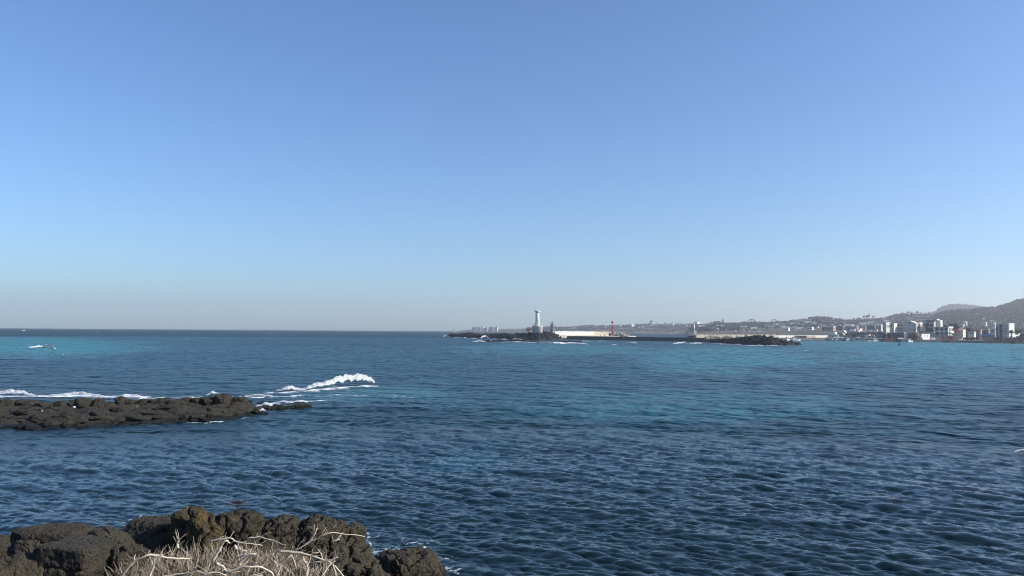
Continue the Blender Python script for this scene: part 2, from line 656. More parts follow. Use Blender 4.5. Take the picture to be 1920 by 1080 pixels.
# ------------------------------------------------------------------ basalt
def basalt(name, c=(0.066, 0.055, 0.039), pit=11.0, pit_d=0.03, grain=1.0, wet=0.25, lichen=0.0, warm=0.0):
    m, nt, b, _ = new_mat(name)
    L = nt.links.new
    geo = nt.nodes.new('ShaderNodeNewGeometry')
    pos = geo.outputs['Position']

    def noise(s, d=5.0, r=0.6):
        n = N(nt, 'ShaderNodeTexNoise', Scale=s, Detail=d, Roughness=r)
        L(pos, n.inputs['Vector'])
        return n.outputs['Fac']
    big = noise(0.9 / grain, 5.0, 0.62)
    mid = noise(6.0 / grain, 5.0, 0.7)
    vor = N(nt, 'ShaderNodeTexVoronoi', Scale=pit, _feature='F1')
    wv = N(nt, 'ShaderNodeVectorMath', _operation='ADD')
    nz = N(nt, 'ShaderNodeTexNoise', Scale=pit * 0.8, Detail=2.0)
    L(pos, nz.inputs['Vector'])
    sc = N(nt, 'ShaderNodeVectorMath', _operation='SCALE', Scale=0.9 / pit)
    L(nz.outputs['Color'], sc.inputs[0])
    L(pos, wv.inputs[0])
    L(sc.outputs[0], wv.inputs[1])
    L(wv.outputs[0], vor.inputs['Vector'])
    hole = math_n(nt, 'SUBTRACT', 1.0, math_n(nt, 'MULTIPLY', vor.outputs['Distance'], 2.6, True), True)
    hole = math_n(nt, 'MULTIPLY', hole, math_n(nt, 'MULTIPLY', math_n(nt, 'SUBTRACT', mid, 0.40), 6.0, True))
    c0 = tuple(x * 0.62 for x in c)
    c1 = c
    c2 = (c[0] * 1.42, c[1] * 1.38, c[2] * 1.25)
    colr = ramp(nt, math_n(nt, 'ADD', math_n(nt, 'MULTIPLY', big, 0.55), math_n(nt, 'MULTIPLY', mid, 0.45)), [(0.30, c0), (0.5, c1), (0.70, c2)])
    if warm:
        colr = mix_col(nt, math_n(nt, 'MULTIPLY', math_n(nt, 'SUBTRACT', big, 0.42), 4.0 * warm, True), colr, (0.105, 0.070, 0.045))
    if lichen:
        ln = noise(2.6, 6.0, 0.7)
        lm = math_n(nt, 'MULTIPLY', math_n(nt, 'SUBTRACT', ln, 0.56 - 0.12 * lichen), 6.0, True)
        lc = ramp(nt, noise(9.0), [(0.4, (0.115, 0.092, 0.045)), (0.62, (0.20, 0.125, 0.030))])
        colr = mix_col(nt, math_n(nt, 'MULTIPLY', lm, 0.75), colr, lc)
        sm = math_n(nt, 'MULTIPLY', math_n(nt, 'SUBTRACT', noise(13.0, 4.0), 0.70), 14.0, True)
        colr = mix_col(nt, math_n(nt, 'MULTIPLY', sm, 0.6), colr, (0.34, 0.33, 0.29))
    rough = 0.92
    if wet:
        sep = nt.nodes.new('ShaderNodeSeparateXYZ')
        L(pos, sep.inputs[0])
        zz = math_n(nt, 'ADD', sep.outputs['Z'], math_n(nt, 'MULTIPLY', math_n(nt, 'SUBTRACT', mid, 0.5), wet * 1.6))
        wm = math_n(nt, 'MULTIPLY', math_n(nt, 'SUBTRACT', wet, zz), 5.0 / wet, True)
        colr = mix_col(nt, wm, colr, (0.016, 0.016, 0.015))
        L(math_n(nt, 'SUBTRACT', 0.92, math_n(nt, 'MULTIPLY', wm, 0.5)), b.inputs['Roughness'])
    else:
        b.inputs['Roughness'].default_value = rough
    L(colr, b.inputs['Base Color'])
    b.inputs['Specular IOR Level'].default_value = 0.25
    h = math_n(nt, 'SUBTRACT', math_n(nt, 'ADD', math_n(nt, 'MULTIPLY', mid, 0.15 * grain), math_n(nt, 'MULTIPLY', noise(28.0 / grain, 4.0, 0.7), 0.04 * grain)),
               math_n(nt, 'MULTIPLY', hole, pit_d * 2.2))
    bump = N(nt, 'ShaderNodeBump', Strength=1.0, Distance=1.6)
    L(h, bump.inputs['Height'])
    L(bump.outputs[0], b.inputs['Normal'])
    return m


M_ROCK = basalt('basalt')
M_LICHEN = basalt('basalt_lichen', (0.065, 0.054, 0.036), lichen=1.0)
M_OLIVE = basalt('basalt_olive', (0.058, 0.049, 0.033), lichen=0.35)
M_REEF = basalt('basalt_reef', (0.050, 0.044, 0.032), pit=6.0, pit_d=0.03, grain=2.2, wet=0.22)
M_ISLE = basalt('basalt_islet', (0.026, 0.025, 0.024), pit=0.7, pit_d=0.3, grain=14.0, wet=0.5)
M_ISLE_BROWN = basalt('basalt_brown', (0.070, 0.052, 0.038), pit=0.7, pit_d=0.3, grain=14.0, wet=0.4, warm=0.6)


def cube_sphere(n):
    """unit cube split n x n per side: directions and faces"""
    lin = np.tan(np.linspace(-1, 1, n + 1) * math.pi / 4)
    vs_, fs, off = [], [], 0
    g = np.meshgrid(lin, lin, indexing='ij')
    one = np.ones_like(g[0])
    for ax in range(3):
        for sg in (-1, 1):
            c = [None] * 3
            c[ax] = one * sg
            c[(ax + 1) % 3] = g[0] * sg
            c[(ax + 2) % 3] = g[1]
            vs_.append(np.stack(c, -1).reshape(-1, 3))
            fs.append(grid_faces(n + 1, n + 1) + off)
            off += (n + 1) ** 2
    v = np.concatenate(vs_)
    f = np.concatenate(fs)
    key = np.round(v * 1e5).astype(np.int64)
    _, first, inv = np.unique(key, axis=0, return_index=True, return_inverse=True)
    return v[first], inv.ravel()[f]


def stone_arrays(n, half, p=4.0, seed=0, low=0.16, mid=0.07, fine=0.025, crack=0.0, strata=0.0, flat_top=0.0, crack_s=1.0, crag=0.10, pits=0.09, cuts=9):
    """rounded, broken block of basalt: vertices about the block's centre"""
    v, f = cube_sphere(n)
    d = v / (np.sum(np.abs(v) ** p, 1) ** (1 / p))[:, None]
    half = np.array(half, float)
    size = float(np.min(half))
    pos = d * half
    nrm = d / half
    nrm /= np.linalg.norm(nrm, axis=1)[:, None]
    q = pos / size + seed * 7.13
    disp = low * fbm(q * 0.75, 2, seed) + mid * fbm(q * 2.2, 3, seed + 5) + fine * fbm(q * 7.0, 3, seed + 9, 0.6)
    if crack:
        d1, d2, _ = worley(q * 1.1 * crack_s + 0.25 * fbm(q * 2, 2, seed + 3)[:, None], seed + 2)
        disp += crack * (1.2 * np.minimum(d2 - d1, 0.45) - 0.25) - crack * 1.3 * (1 - sstep(0.0, 0.10, d2 - d1))
    cr = fbm(q * 1.4, 4, seed + 31, 0.55, ridge=True)
    disp += crag * cr
    if pits:
        e1, _, eid = worley(q * 6.5, seed + 41)
        disp -= pits * (1 - sstep(0.08, 0.34, e1)) * (eid > 0.45)
    if strata:
        zq = pos[:, 2] / size * 2.6 + 0.5 * fbm(q * 0.8, 2, seed + 21)
        fr = zq - np.floor(zq)
        disp -= strata * (1 - sstep(0.0, 0.12, np.minimum(fr, 1 - fr)))
    gc = np.random.default_rng(900 + seed)
    for _ in range(cuts):          # broken faces
        u = gc.normal(size=3) * np.array([1, 1, 0.8])
        u /= np.linalg.norm(u)
        reach = np.max(pos @ u) * gc.uniform(0.58, 0.9)
        s_ = np.maximum(pos @ u - reach, 0)
        pos = pos - u * (s_ * 0.88)[:, None]
    pos = pos + nrm * (disp * size)[:, None]
    if flat_top:
        zt = half[2] * (1 - flat_top)
        pos[:, 2] = np.where(pos[:, 2] > zt, zt + (pos[:, 2] - zt) * 0.35, pos[:, 2])
    return pos, f[:, ::-1]


def outward(v, f):
    a, b, c = v[f[:, 0]], v[f[:, 1]], v[f[:, 2]]
    vol = np.sum(np.cross(b - a, c - a) * (a + c) * 0.5)
    return f if vol > 0 else f[:, ::-1]


def rot_z(v, a):
    c, s = math.cos(a), math.sin(a)
    return np.stack([v[:, 0] * c - v[:, 1] * s, v[:, 0] * s + v[:, 1] * c, v[:, 2]], 1)


def rot_y(v, a):
    c, s = math.cos(a), math.sin(a)
    return np.stack([v[:, 0] * c + v[:, 2] * s, v[:, 1], -v[:, 0] * s + v[:, 2] * c], 1)


def rot_x(v, a):
    c, s = math.cos(a), math.sin(a)
    return np.stack([v[:, 0], v[:, 1] * c - v[:, 2] * s, v[:, 1] * s + v[:, 2] * c], 1)


# ------------------------------------------------------------------ the near shore
def near_pt(px, z, d):
    return ((px - 960) / FPX * d, d, z)


CTRL = [near_pt(*q) for q in (
    (-300, 1.0, 14), (-300, 0.7, 16.5), (0, 1.05, 14), (90, 0.5, 13.4), (88, 0.3, 14.2), (80, 0.7, 15.2), (60, 0.9, 16.4), (180, 1.15, 14.4), (180, 1.3, 16), (260, 1.75, 16.2), (300, 1.55, 13.6), (260, 1.3, 14.3),
    (400, 1.75, 14), (500, 1.75, 14), (440, 1.75, 12), (600, 1.6, 13), (330, 1.85, 15.6), (450, 1.9, 15.8), (560, 1.75, 16), (640, 1.35, 16.5),
    (700, 0.75, 17.5), (760, 0.0, 18.6), (830, -0.5, 18.6), (870, -1.0, 19.2), (630, 1.5, 14.6), (700, 1.0, 15.2), (790, 0.1, 16.5), (200, 1.6, 12), (0, 1.6, 11.5), (-300, 1.6, 11.5), (700, 1.3, 12.5), (850, 0.4, 13.5), (960, -0.6, 14), (1100, -1.0, 14))]
CTRL += [(-16, 10, 1.9), (-8, 9, 2.0), (-4, 9, 2.0), (0, 8.5, 1.9), (2, 9, 0.8), (3, 11, -0.8)]


def ledge_z(x, y):
    num, den = 0, 0
    for cx, cy, cz in CTRL:
        w = 1 / (((x - cx) ** 2 + (y - cy) ** 2 + 0.05) ** 1.7)
        num, den = num + w * cz, den + w
    z = num / den
    edge = np.interp(x, [-16, -9, -5, -3.4, -2.4, -1.6, -0.9, 0.3, 3], [17.6, 17.9, 17.6, 18.0, 19.2, 20.0, 19.2, 14.0, 9.0])
    edge = edge + 0.35 * np.sin(x * 2.3) + 0.2 * np.sin(x * 5.1 + 1)
    return z - 3.4 * sstep(-0.3, 1.5, y - edge)


nx, ny = 400, 350
gx, gy = np.meshgrid(np.linspace(-15, 2.2, nx), np.linspace(8.4, 21.5, ny), indexing='xy')
X, Y = gx.ravel(), gy.ravel()
Z = ledge_z(X, Y)
P3 = np3(X, Y, 0)
d1, d2, cid = worley(P3 * np.array([0.95, 0.95, 1]) + 0.22 * fbm(P3 * 1.3, 2, 4)[:, None], 5)
Z = Z + (cid - 0.5) * 0.42 - 0.30 * (1 - sstep(0.0, 0.17, d2 - d1)) + 0.10 * (0.5 - d1)
e1, e2, cid2 = worley(P3 * 2.9 + 0.3 * fbm(P3 * 3, 2, 8)[:, None], 6)
Z = Z + (cid2 - 0.5) * 0.13 - 0.07 * (1 - sstep(0.0, 0.2, e2 - e1)) + 0.16 * fbm(P3 * 1.1, 4, 3) + 0.06 * fbm(P3 * 6, 3, 2, 0.6)
shore = link('rock_shore', np_mesh('rock_shore', np.stack([X, Y, Z], 1), grid_faces(ny, nx)), None, M_ROCK)
tag(shore, kind='structure')

# the headland the viewer stands on, below and behind the picture
hx, hy = np.meshgrid(np.linspace(-60, 40, 90), np.linspace(-60, 8.6, 70), indexing='xy')
HX, HY = hx.ravel(), hy.ravel()
HZ = 4.3 - 2.5 * sstep(2.0, 8.0, HY) - 6.0 * sstep(1.5, 14.0, HX + HY * 0.9 - 6) + 0.15 * fbm(np3(HX, HY) * 0.4, 3, 9) - 3.5 * sstep(-16, -26, HX) * sstep(-6, 4, HY)
head = link('headland', np_mesh('headland', np.stack([HX, HY, HZ], 1), grid_faces(70, 90)), None, M_ROCK)
tag(head, kind='structure')


def boulder(name, label, px0, px1, y0, y1, d, depth, p=4.0, yaw=0.0, tip=0.0, lean=0.0, seed=0, n=44, mat=None, sink=0.15, **kw):
    """a boulder that covers that window of the view at that distance"""
    s = d / FPX
    a, c = (px1 - px0) / 2 * s, (y1 - y0) / 2 * s
    c = c * (1 + sink)
    v, f = stone_arrays(n, (a, depth / 2, c), p, seed, **kw)
    v = rot_y(rot_x(rot_z(v, R(yaw)), R(tip)), R(lean))
    f = outward(v, f)
    top = z_at((px0 + px1) / 2, y0, d)
    o = link(name, np_mesh(name, v, f), None, mat or M_ROCK)
    x = at((px0 + px1) / 2, y0, d).x
    o.location = (x, d, top - c)
    tag(o, label, 'boulder', 'black lava boulders on the near shore')
    return o


boulder('boulder', 'big rounded dark block with a smooth top and a crack across its lower front', 103, 214, 1004, 1098, 13.8, 1.35, 8.0, -8, -6, 2, 1, 60, crack=0.05, low=0.10, flat_top=0.3, cuts=3)
boulder('boulder', 'curved dark shoulder of rock right behind the big rounded block', 165, 246, 991, 1090, 14.7, 1.2, 3.2, 20, 0, 6, 2, 48, low=0.2, crack=0.06)
boulder('boulder', 'long flat slab lying over the shadowed gap at the left of the near shore', 28, 178, 987, 1018, 15.1, 1.1, 3.6, -4, -4, -1, 3, 56, low=0.16, crack=0.05, cuts=5)
boulder('boulder', 'rounded end of rock under the left tip of the long flat slab', 22, 92, 1010, 1066, 14.7, 0.9, 3.0, 10, 0, 0, 4, 44, low=0.22, crack=0.05)
boulder('boulder', 'flat topped black block just left of the lichen covered boulder', 228, 338, 977, 1026, 16.1, 1.3, 6.0, 12, -3, 0, 5, 48, low=0.12, crack=0.05)
boulder('boulder', 'peaked boulder with ochre and grey lichen, tallest on the near shore', 326, 430, 959, 1036, 15.3, 1.1, 2.8, 10, 4, 4, 6, 60, M_LICHEN, low=0.22, mid=0.16, fine=0.08, crack=0.12, crag=0.18)
boulder('boulder', 'olive brown boulder against the right side of the lichen covered peak', 398, 494, 965, 1034, 15.7, 1.1, 2.8, -15, 0, 8, 7, 52, M_OLIVE, low=0.3, mid=0.18, fine=0.08, crack=0.18, crag=0.2)
boulder('boulder', 'craggy black boulder behind the middle of the dry bush', 480, 566, 976, 1030, 16.2, 1.1, 2.8, 8, 0, 0, 8, 48, low=0.22, mid=0.16, fine=0.1, crack=0.2, crag=0.26, cuts=16)
boulder('boulder', 'craggy dark boulder behind the upright twigs at the right end of the bush', 552, 632, 979, 1035, 16.6, 1.1, 2.8, -10, 0, 6, 9, 48, low=0.22, mid=0.16, fine=0.1, crack=0.2, crag=0.26, cuts=16)
boulder('boulder', 'crumbling dark boulder at the drop to the foam, right of the bush', 605, 682, 990, 1070, 16.9, 1.2, 2.8, 15, 0, 8, 10, 48, low=0.22, mid=0.16, fine=0.1, crack=0.2, crag=0.26, cuts=16)
boulder('boulder', 'broad sloping black rock between the bush and the lowest boulder', 580, 742, 1034, 1130, 16.4, 1.7, 3.0, -12, 0, 12, 11, 56, low=0.2, mid=0.16, fine=0.1, crack=0.2, crag=0.22, cuts=16)
boulder('boulder', 'lowest rounded boulder with the sea washing round its right side', 704, 854, 1043, 1116, 19.0, 1.9, 2.7, 10, 0, 10, 12, 60, low=0.2, mid=0.12, fine=0.08, crack=0.16, crag=0.16, cuts=12)
boulder('boulder', 'dark boulder in the bottom left corner of the picture, cut by the frame', -60, 88, 1046, 1130, 13.2, 1.2, 3.0, 10, 0, 2, 13, 52, low=0.2, mid=0.1, crack=0.07)
boulder('boulder', 'low far rock at the left edge, wet and close to the water', -70, 34, 1008, 1040, 17.2, 1.0, 3.0, 0, 0, 0, 14, 40, low=0.2, crack=0.06)
boulder('boulder', 'crumbled rock right of the big rounded block, left of the bush', 196, 272, 1022, 1120, 13.9, 0.9, 2.8, 30, 0, 10, 15, 44, low=0.3, mid=0.2, fine=0.1, crack=0.2, crag=0.22)

# ------------------------------------------------------------------ the dry bush
M_BARK = plain('bleached_wood', (0.56, 0.475, 0.36), 0.8, 0.25, 14.0)
M_TWIG = plain('dry_twigs', (0.34, 0.27, 0.19), 0.85, 0.35, 6.0)
bush_c = at(430, 1060, 13.0)
bush = empty('dry_shrub', (bush_c.x, 13.0, float(ledge_z(np.array([bush_c.x]), np.array([13.0]))[0])))
tag(bush, 'dead shrub of bleached bare branches and brown twigs on the near rocks', 'shrub')
b0 = Vector(bush.location)
BR = [  # (px, py, distance) ..., thickness in px
    ([(222, 1090, 12.6), (232, 1074, 12.5), (250, 1055, 12.5), (275, 1041, 12.5), (300, 1043, 12.6), (330, 1048, 12.7), (358, 1046, 12.9)], 4.6),
    ([(278, 1090, 12.5), (286, 1064, 12.5), (296, 1050, 12.5), (306, 1040, 12.5)], 4.2),
    ([(280, 1044, 12.6), (285, 1056, 12.6), (284, 1075, 12.6), (276, 1092, 12.6)], 3.4),
    ([(300, 1082, 12.4), (330, 1078, 12.4), (372, 1072, 12.4), (395, 1078, 12.4)], 3.2),
    ([(334, 1028, 13.1), (333, 1016, 13.1), (338, 1010, 13.1)], 4.6),
    ([(396, 1052, 12.8), (408, 1038, 12.8), (416, 1022, 12.8), (424, 1015, 12.8), (431, 1018, 12.9)], 6.0),
    ([(392, 1016, 13.2), (410, 1011, 13.2), (430, 1009, 13.2), (446, 1017, 13.2), (470, 1019, 13.2), (492, 1023, 13.2)], 3.6),
    ([(440, 1024, 12.9), (448, 1031, 12.9), (462, 1033, 12.9)], 5.2),
    ([(444, 1043, 12.6), (462, 1040, 12.6), (481, 1037, 12.6)], 5.6),
    ([(448, 1062, 12.6), (458, 1049, 12.6), (470, 1041, 12.6), (480, 1039, 12.6)], 4.8),
    ([(414, 1092, 12.2), (426, 1074, 12.2), (446, 1066, 12.2), (472, 1062, 12.2), (498, 1067, 12.3), (513, 1080, 12.3), (516, 1092, 12.3)], 5.0),
    ([(405, 1056, 12.4), (418, 1062, 12.4), (426, 1074, 12.4)], 5.4),
    ([(515, 1094, 12.4), (524, 1066, 12.4), (534, 1050, 12.4), (545, 1042, 12.4), (552, 1052, 12.5), (556, 1066, 12.6)], 3.4),
    ([(566, 1044, 12.8), (574, 1056, 12.7), (578, 1070, 12.7), (576, 1092, 12.6)], 3.6),
    ([(520, 1034, 13.1), (552, 1036, 13.1), (580, 1041, 13.1), (604, 1050, 13.1), (624, 1058, 13.1), (637, 1072, 13.1), (650, 1088, 13.1)], 4.2),
    ([(596, 1090, 12.9), (608, 1074, 12.9), (622, 1057, 13.0), (629, 1052, 13.0)], 3.2),
    ([(590, 1056, 13.1), (612, 1051, 13.1), (634, 1045, 13.1)], 3.4),
    ([(538, 1036, 13.4), (562, 1028, 13.4), (580, 1016, 13.4), (588, 1004, 13.4), (594, 990, 13.4)], 3.4),
    ([(572, 1020, 13.4), (596, 1008, 13.4), (614, 1000, 13.4), (650, 1001, 13.5), (684, 1006, 13.6)], 2.8),
    ([(464, 1010, 13.5), (488, 1007, 13.5), (510, 1013, 13.5), (536, 1022, 13.4)], 2.8),
    ([(622, 1016, 13.8), (630, 1014, 13.8), (637, 1011, 13.8)], 3.6),
    ([(596, 1031, 13.5), (602, 1039, 13.4), (606, 1050, 13.3)], 2.6),
    ([(624, 1058, 13.1), (628, 1072, 13.0), (630, 1092, 12.9)], 3.2),
    ([(512, 1050, 12.9), (520, 1062, 12.8), (524, 1078, 12.7)], 2.8),
    ([(360, 1092, 12.1), (380, 1081, 12.1), (404, 1074, 12.1), (424, 1078, 12.1)], 4.4),
    ([(455, 1092, 12.1), (470, 1080, 12.1), (492, 1078, 12.1)], 4.0),
]
for pts, th_ in BR:
    P = [at(*q) for q in pts]
    fine_p, rad = [], []
    m_ = len(P)
    for i in range(m_ - 1):
        for t in (0, 0.33, 0.66):
            p0, p1, p2, p3 = P[max(i - 1, 0)], P[i], P[i + 1], P[min(i + 2, m_ - 1)]
            q = 0.5 * ((2 * p1) + (p2 - p0) * t + (2 * p0 - 5 * p1 + 4 * p2 - p3) * t * t + (3 * p1 - p0 - 3 * p2 + p3) * t ** 3)
            k = (i + t) / (m_ - 1)
            fine_p.append(q - b0 + Vector((random.uniform(-1, 1), random.uniform(-1, 1), random.uniform(-1, 1))) * 0.011)
            rad.append(th_ / 2 * 1.02 * 12.8 / FPX * (1.05 - 0.5 * k) * random.uniform(0.85, 1.15))
    fine_p.append(P[-1] - b0)
    rad.append(th_ / 2 * 1.02 * 12.8 / FPX * 0.4)
    mb = MB().tube(fine_p, rad, 7)
    for k in range(random.randint(4, 8)):          # side shoots
        i = random.randrange(2, len(fine_p) - 1)
        t_ = (fine_p[i] - fine_p[i - 1]).normalized()
        dr = (t_ * 0.8 + Vector((random.gauss(0, 0.5), random.gauss(0, 0.3), random.uniform(0.1, 1.0)))).normalized()
        ln = random.uniform(0.06, 0.22)
        p1 = fine_p[i] + dr * ln * 0.5
        p2 = p1 + (dr + Vector((random.gauss(0, 0.25), random.gauss(0, 0.2), random.gauss(0, 0.2)))).normalized() * ln * 0.5
        r_ = rad[i] * random.uniform(0.25, 0.45)
        mb.tube([fine_p[i], p1, p2], [r_, r_ * 0.8, r_ * 0.35], 4)
    mb.build('branch', M_BARK, bush, True)


def twig_mesh(count, r0, r1, lmin, lmax, seed, bend):
    g = random.Random(seed)
    mb = MB()
    for i in range(count):
        u = g.uniform(-1, 1)
        w = g.uniform(-1, 1)
        px = 430 + u * 205
        d = 13.05 + w * 0.75
        x = (px - 960) / FPX * d
        hump = max(0.0, 1 - 0.75 * u * u) * (1 - 0.35 * w * w)
        zb = z_at(px, 1080, 13.0) - 0.25 + hump * 0.28 + (d - 13) * 0.16
        p = Vector((x, d, zb + g.uniform(-0.1, 0.1)))
        dr = Vector((g.gauss(0, 0.75) + u * 0.35, g.gauss(0, 0.5), 1.0)).normalized()
        ln = g.uniform(lmin, lmax) * (0.55 + 0.45 * hump)
        pts = [p - b0]
        for k in range(4):
            dr = (dr + Vector((g.gauss(0, bend), g.gauss(0, bend), g.gauss(0, bend * 0.6)))).normalized()
            p = p + dr * ln / 4
            pts.append(p - b0)
        r = g.uniform(r0, r1)
        mb.tube(pts, [r, r * 0.9, r * 0.75, r * 0.6, r * 0.35], 3)
    return mb


tag(twig_mesh(1500, 0.0028, 0.006, 0.12, 0.38, 3, 0.17).build('twig', M_TWIG, bush, True), kind='stuff')
tag(twig_mesh(380, 0.0028, 0.006, 0.2, 0.48, 4, 0.2).build('pale_twig', M_BARK, bush, True), kind='stuff')

# ------------------------------------------------------------------ the reef to the left
STONES = []
for k in range(12):
    g = np.random.default_rng(100 + k)
    hf = (1.0, g.uniform(0.75, 1.0), g.uniform(0.55, 0.8))
    v, f = stone_arrays(22, hf, g.uniform(3.0, 5.5), 40 + k, low=0.22, mid=0.12, fine=0.04, crack=0.08 if k % 2 else 0.0)
    STONES.append(np_mesh('stone_%d' % k, v, outward(v, f)))


def stone_mesh(k, mat, cache={}):
    key = (k, mat.name)
    if key not in cache:
        me = STONES[k].copy()
        me.name = 'stone'
        me.materials.append(mat)
        cache[key] = me
    return cache[key]


def put_stone(parent, x, y, z, s, mat, g, squash=1.0, name='rock'):
    o = bpy.data.objects.new(name, stone_mesh(g.randrange(12), mat))
    col.objects.link(o)
    o.parent = parent
    o.location = (x, y, z)
    o.rotation_euler = (g.uniform(-0.22, 0.22), g.uniform(-0.22, 0.22), g.uniform(0, 6.28))
    o.scale = (s * g.uniform(0.85, 1.2), s * g.uniform(0.85, 1.15), s * squash * g.uniform(0.85, 1.15))
    return o


F_PX = [-420, -200, 0, 100, 200, 330, 440, 490]
F_Y = [792, 798, 801, 803, 799, 791, 785, 773]
F_W = [6.0, 7.0, 7.6, 7.4, 7.2, 6.4, 4.6, 1.6]


def front_d(px):
    return sea_pt(px, float(np.interp(px, F_PX, F_Y))).y


reef_n, reef_m = 330, 90
pxs = np.linspace(-420, 500, reef_n)
fd = np.array([front_d(p) for p in pxs])
wd = np.interp(pxs, F_PX, F_W)
tt = np.linspace(-0.25, 1.3, reef_m)
RY = fd[:, None] + wd[:, None] * tt[None, :]
RX = ((pxs - 960) / FPX)[:, None] * RY


def reef_prof(t):
    return np.interp(t, [-0.25, -0.03, 0.06, 0.3, 0.62, 0.75, 0.9, 1.0, 1.12, 1.3], [-0.9, -0.15, 0.22, 0.42, 0.55, 0.72, 0.72, 0.45, -0.4, -1.0])


endf = (1 - sstep(455, 500, pxs))[:, None]
RZ = (reef_prof(tt)[None, :] * (0.55 + 0.45 * endf) - (1 - endf) * 0.5)
pp = np3(RX.ravel(), RY.ravel())
w1, w2, wc = worley(pp * 0.8, 15)
RZf = RZ.ravel() + (wc - 0.5) * 0.35 - 0.25 * (1 - sstep(0, 0.15, w2 - w1)) + 0.22 * fbm(pp * 0.9, 4, 16)
reef = link('rock_reef', np_mesh('rock_reef', np.stack([RX.ravel(), RY.ravel(), RZf], 1), grid_faces(reef_n, reef_m)[:, ::-1]), None, M_REEF)
tag(reef, kind='structure')
g = random.Random(21)
px = -150.0
while px < 486:
    f0 = front_d(px)
    w = float(np.interp(px, F_PX, F_W))
    e = 1 - float(sstep(440, 500, px)) * 0.5
    y = 0.02 * w
    while y < w * 0.72:
        s = g.uniform(0.4, 0.95) * (1.0 if y > 1 else 0.8)
        t = y / w
        d = f0 + y
        pj = px + g.uniform(-9, 9)
        put_stone(reef, (pj - 960) / FPX * d, d, float(reef_prof(t)) * e - 0.10, s, M_REEF, g, g.uniform(0.28, 0.5))
        y += s * g.uniform(1.3, 2.0)
    px += g.uniform(19, 27)
# the standing row of blocks along the back
px = -150.0
while px < 470:
    w = float(np.interp(px, F_PX, F_W))
    hgt = float(np.interp(px, [-150, 60, 68, 180, 200, 215, 232, 262, 270, 340, 420, 470], [0.5, 0.42, 0.3, 0.5, 0.4, 0.18, 0.58, 0.22, 0.42, 0.34, 0.66, 0.3]))
    wid = g.uniform(0.3, 0.62)
    d = front_d(px) + w * g.uniform(0.84, 0.9)
    o = put_stone(reef, (px - 960) / FPX * d, d, 0.62 + hgt * 0.25, wid, M_REEF, g, 1.0)
    o.rotation_euler = (g.uniform(-0.1, 0.1), g.uniform(-0.1, 0.1), g.uniform(-0.25, 0.25))
    o.scale = (wid * 1.05, wid * 1.2, hgt * g.uniform(0.95, 1.35))
    px += wid * 2 * FPX / d * 0.92
for k in range(9):          # the wet stones awash past its right end
    p = sea_pt(508 + k * 8.2, 767 - k * 0.4)
    put_stone(reef, p.x, p.y, 0.02, g.uniform(0.22, 0.42), M_REEF, g, 0.9)
for k in range(12):
    p = sea_pt(g.uniform(440, 500), g.uniform(752, 778))
    put_stone(reef, p.x, p.y, 0.0, g.uniform(0.2, 0.45), M_REEF, g, 0.7)

M_PALE = plain('pale_debris', (0.75, 0.74, 0.70), 0.6, 0.1, 8.0)
for (px, py, d, w_, lb) in ((139, 764, 51.6, 0.10, 'largest white scrap of debris in the middle of the flat reef'), (79, 771, 50.6, 0.06, 'small white scrap of debris on the left part of the reef'),
                            (257, 763, 53.0, 0.05, 'tiny white scrap of debris on the right part of the reef')):
    v, f = stone_arrays(8, (w_, w_ * 0.6, w_ * 0.5), 2.6, px, low=0.3)
    o = link('debris', np_mesh('debris', v, outward(v, f)), None, M_PALE)
    o.location = at(px, py, d)
    o.location.z += 0.02
    tag(o, lb, 'debris', 'white scraps on the reef')
# ------------------------------------------------------------------ land beyond the water
def land_mat(name, c0, c1, c2, s):
    m, nt, b, _ = new_mat(name)
    geo = nt.nodes.new('ShaderNodeNewGeometry')
    n1 = N(nt, 'ShaderNodeTexNoise', Scale=s, Detail=6.0, Roughness=0.6)
    nt.links.new(geo.outputs['Position'], n1.inputs['Vector'])
    nt.links.new(ramp(nt, n1.outputs['Fac'], [(0.36, c0), (0.5, c1), (0.66, c2)]), b.inputs['Base Color'])
    b.inputs['Roughness'].default_value = 0.95
    b.inputs['Specular IOR Level'].default_value = 0.1
    return m


M_LAND = land_mat('field_land', (0.05, 0.052, 0.038), (0.09, 0.085, 0.062), (0.17, 0.15, 0.11), 0.012)
M_WOODS = land_mat('wooded_land', (0.030, 0.036, 0.024), (0.045, 0.050, 0.034), (0.07, 0.07, 0.048), 0.02)
M_TOWN = land_mat('town_ground', (0.06, 0.055, 0.045), (0.10, 0.095, 0.085), (0.16, 0.15, 0.135), 0.03)


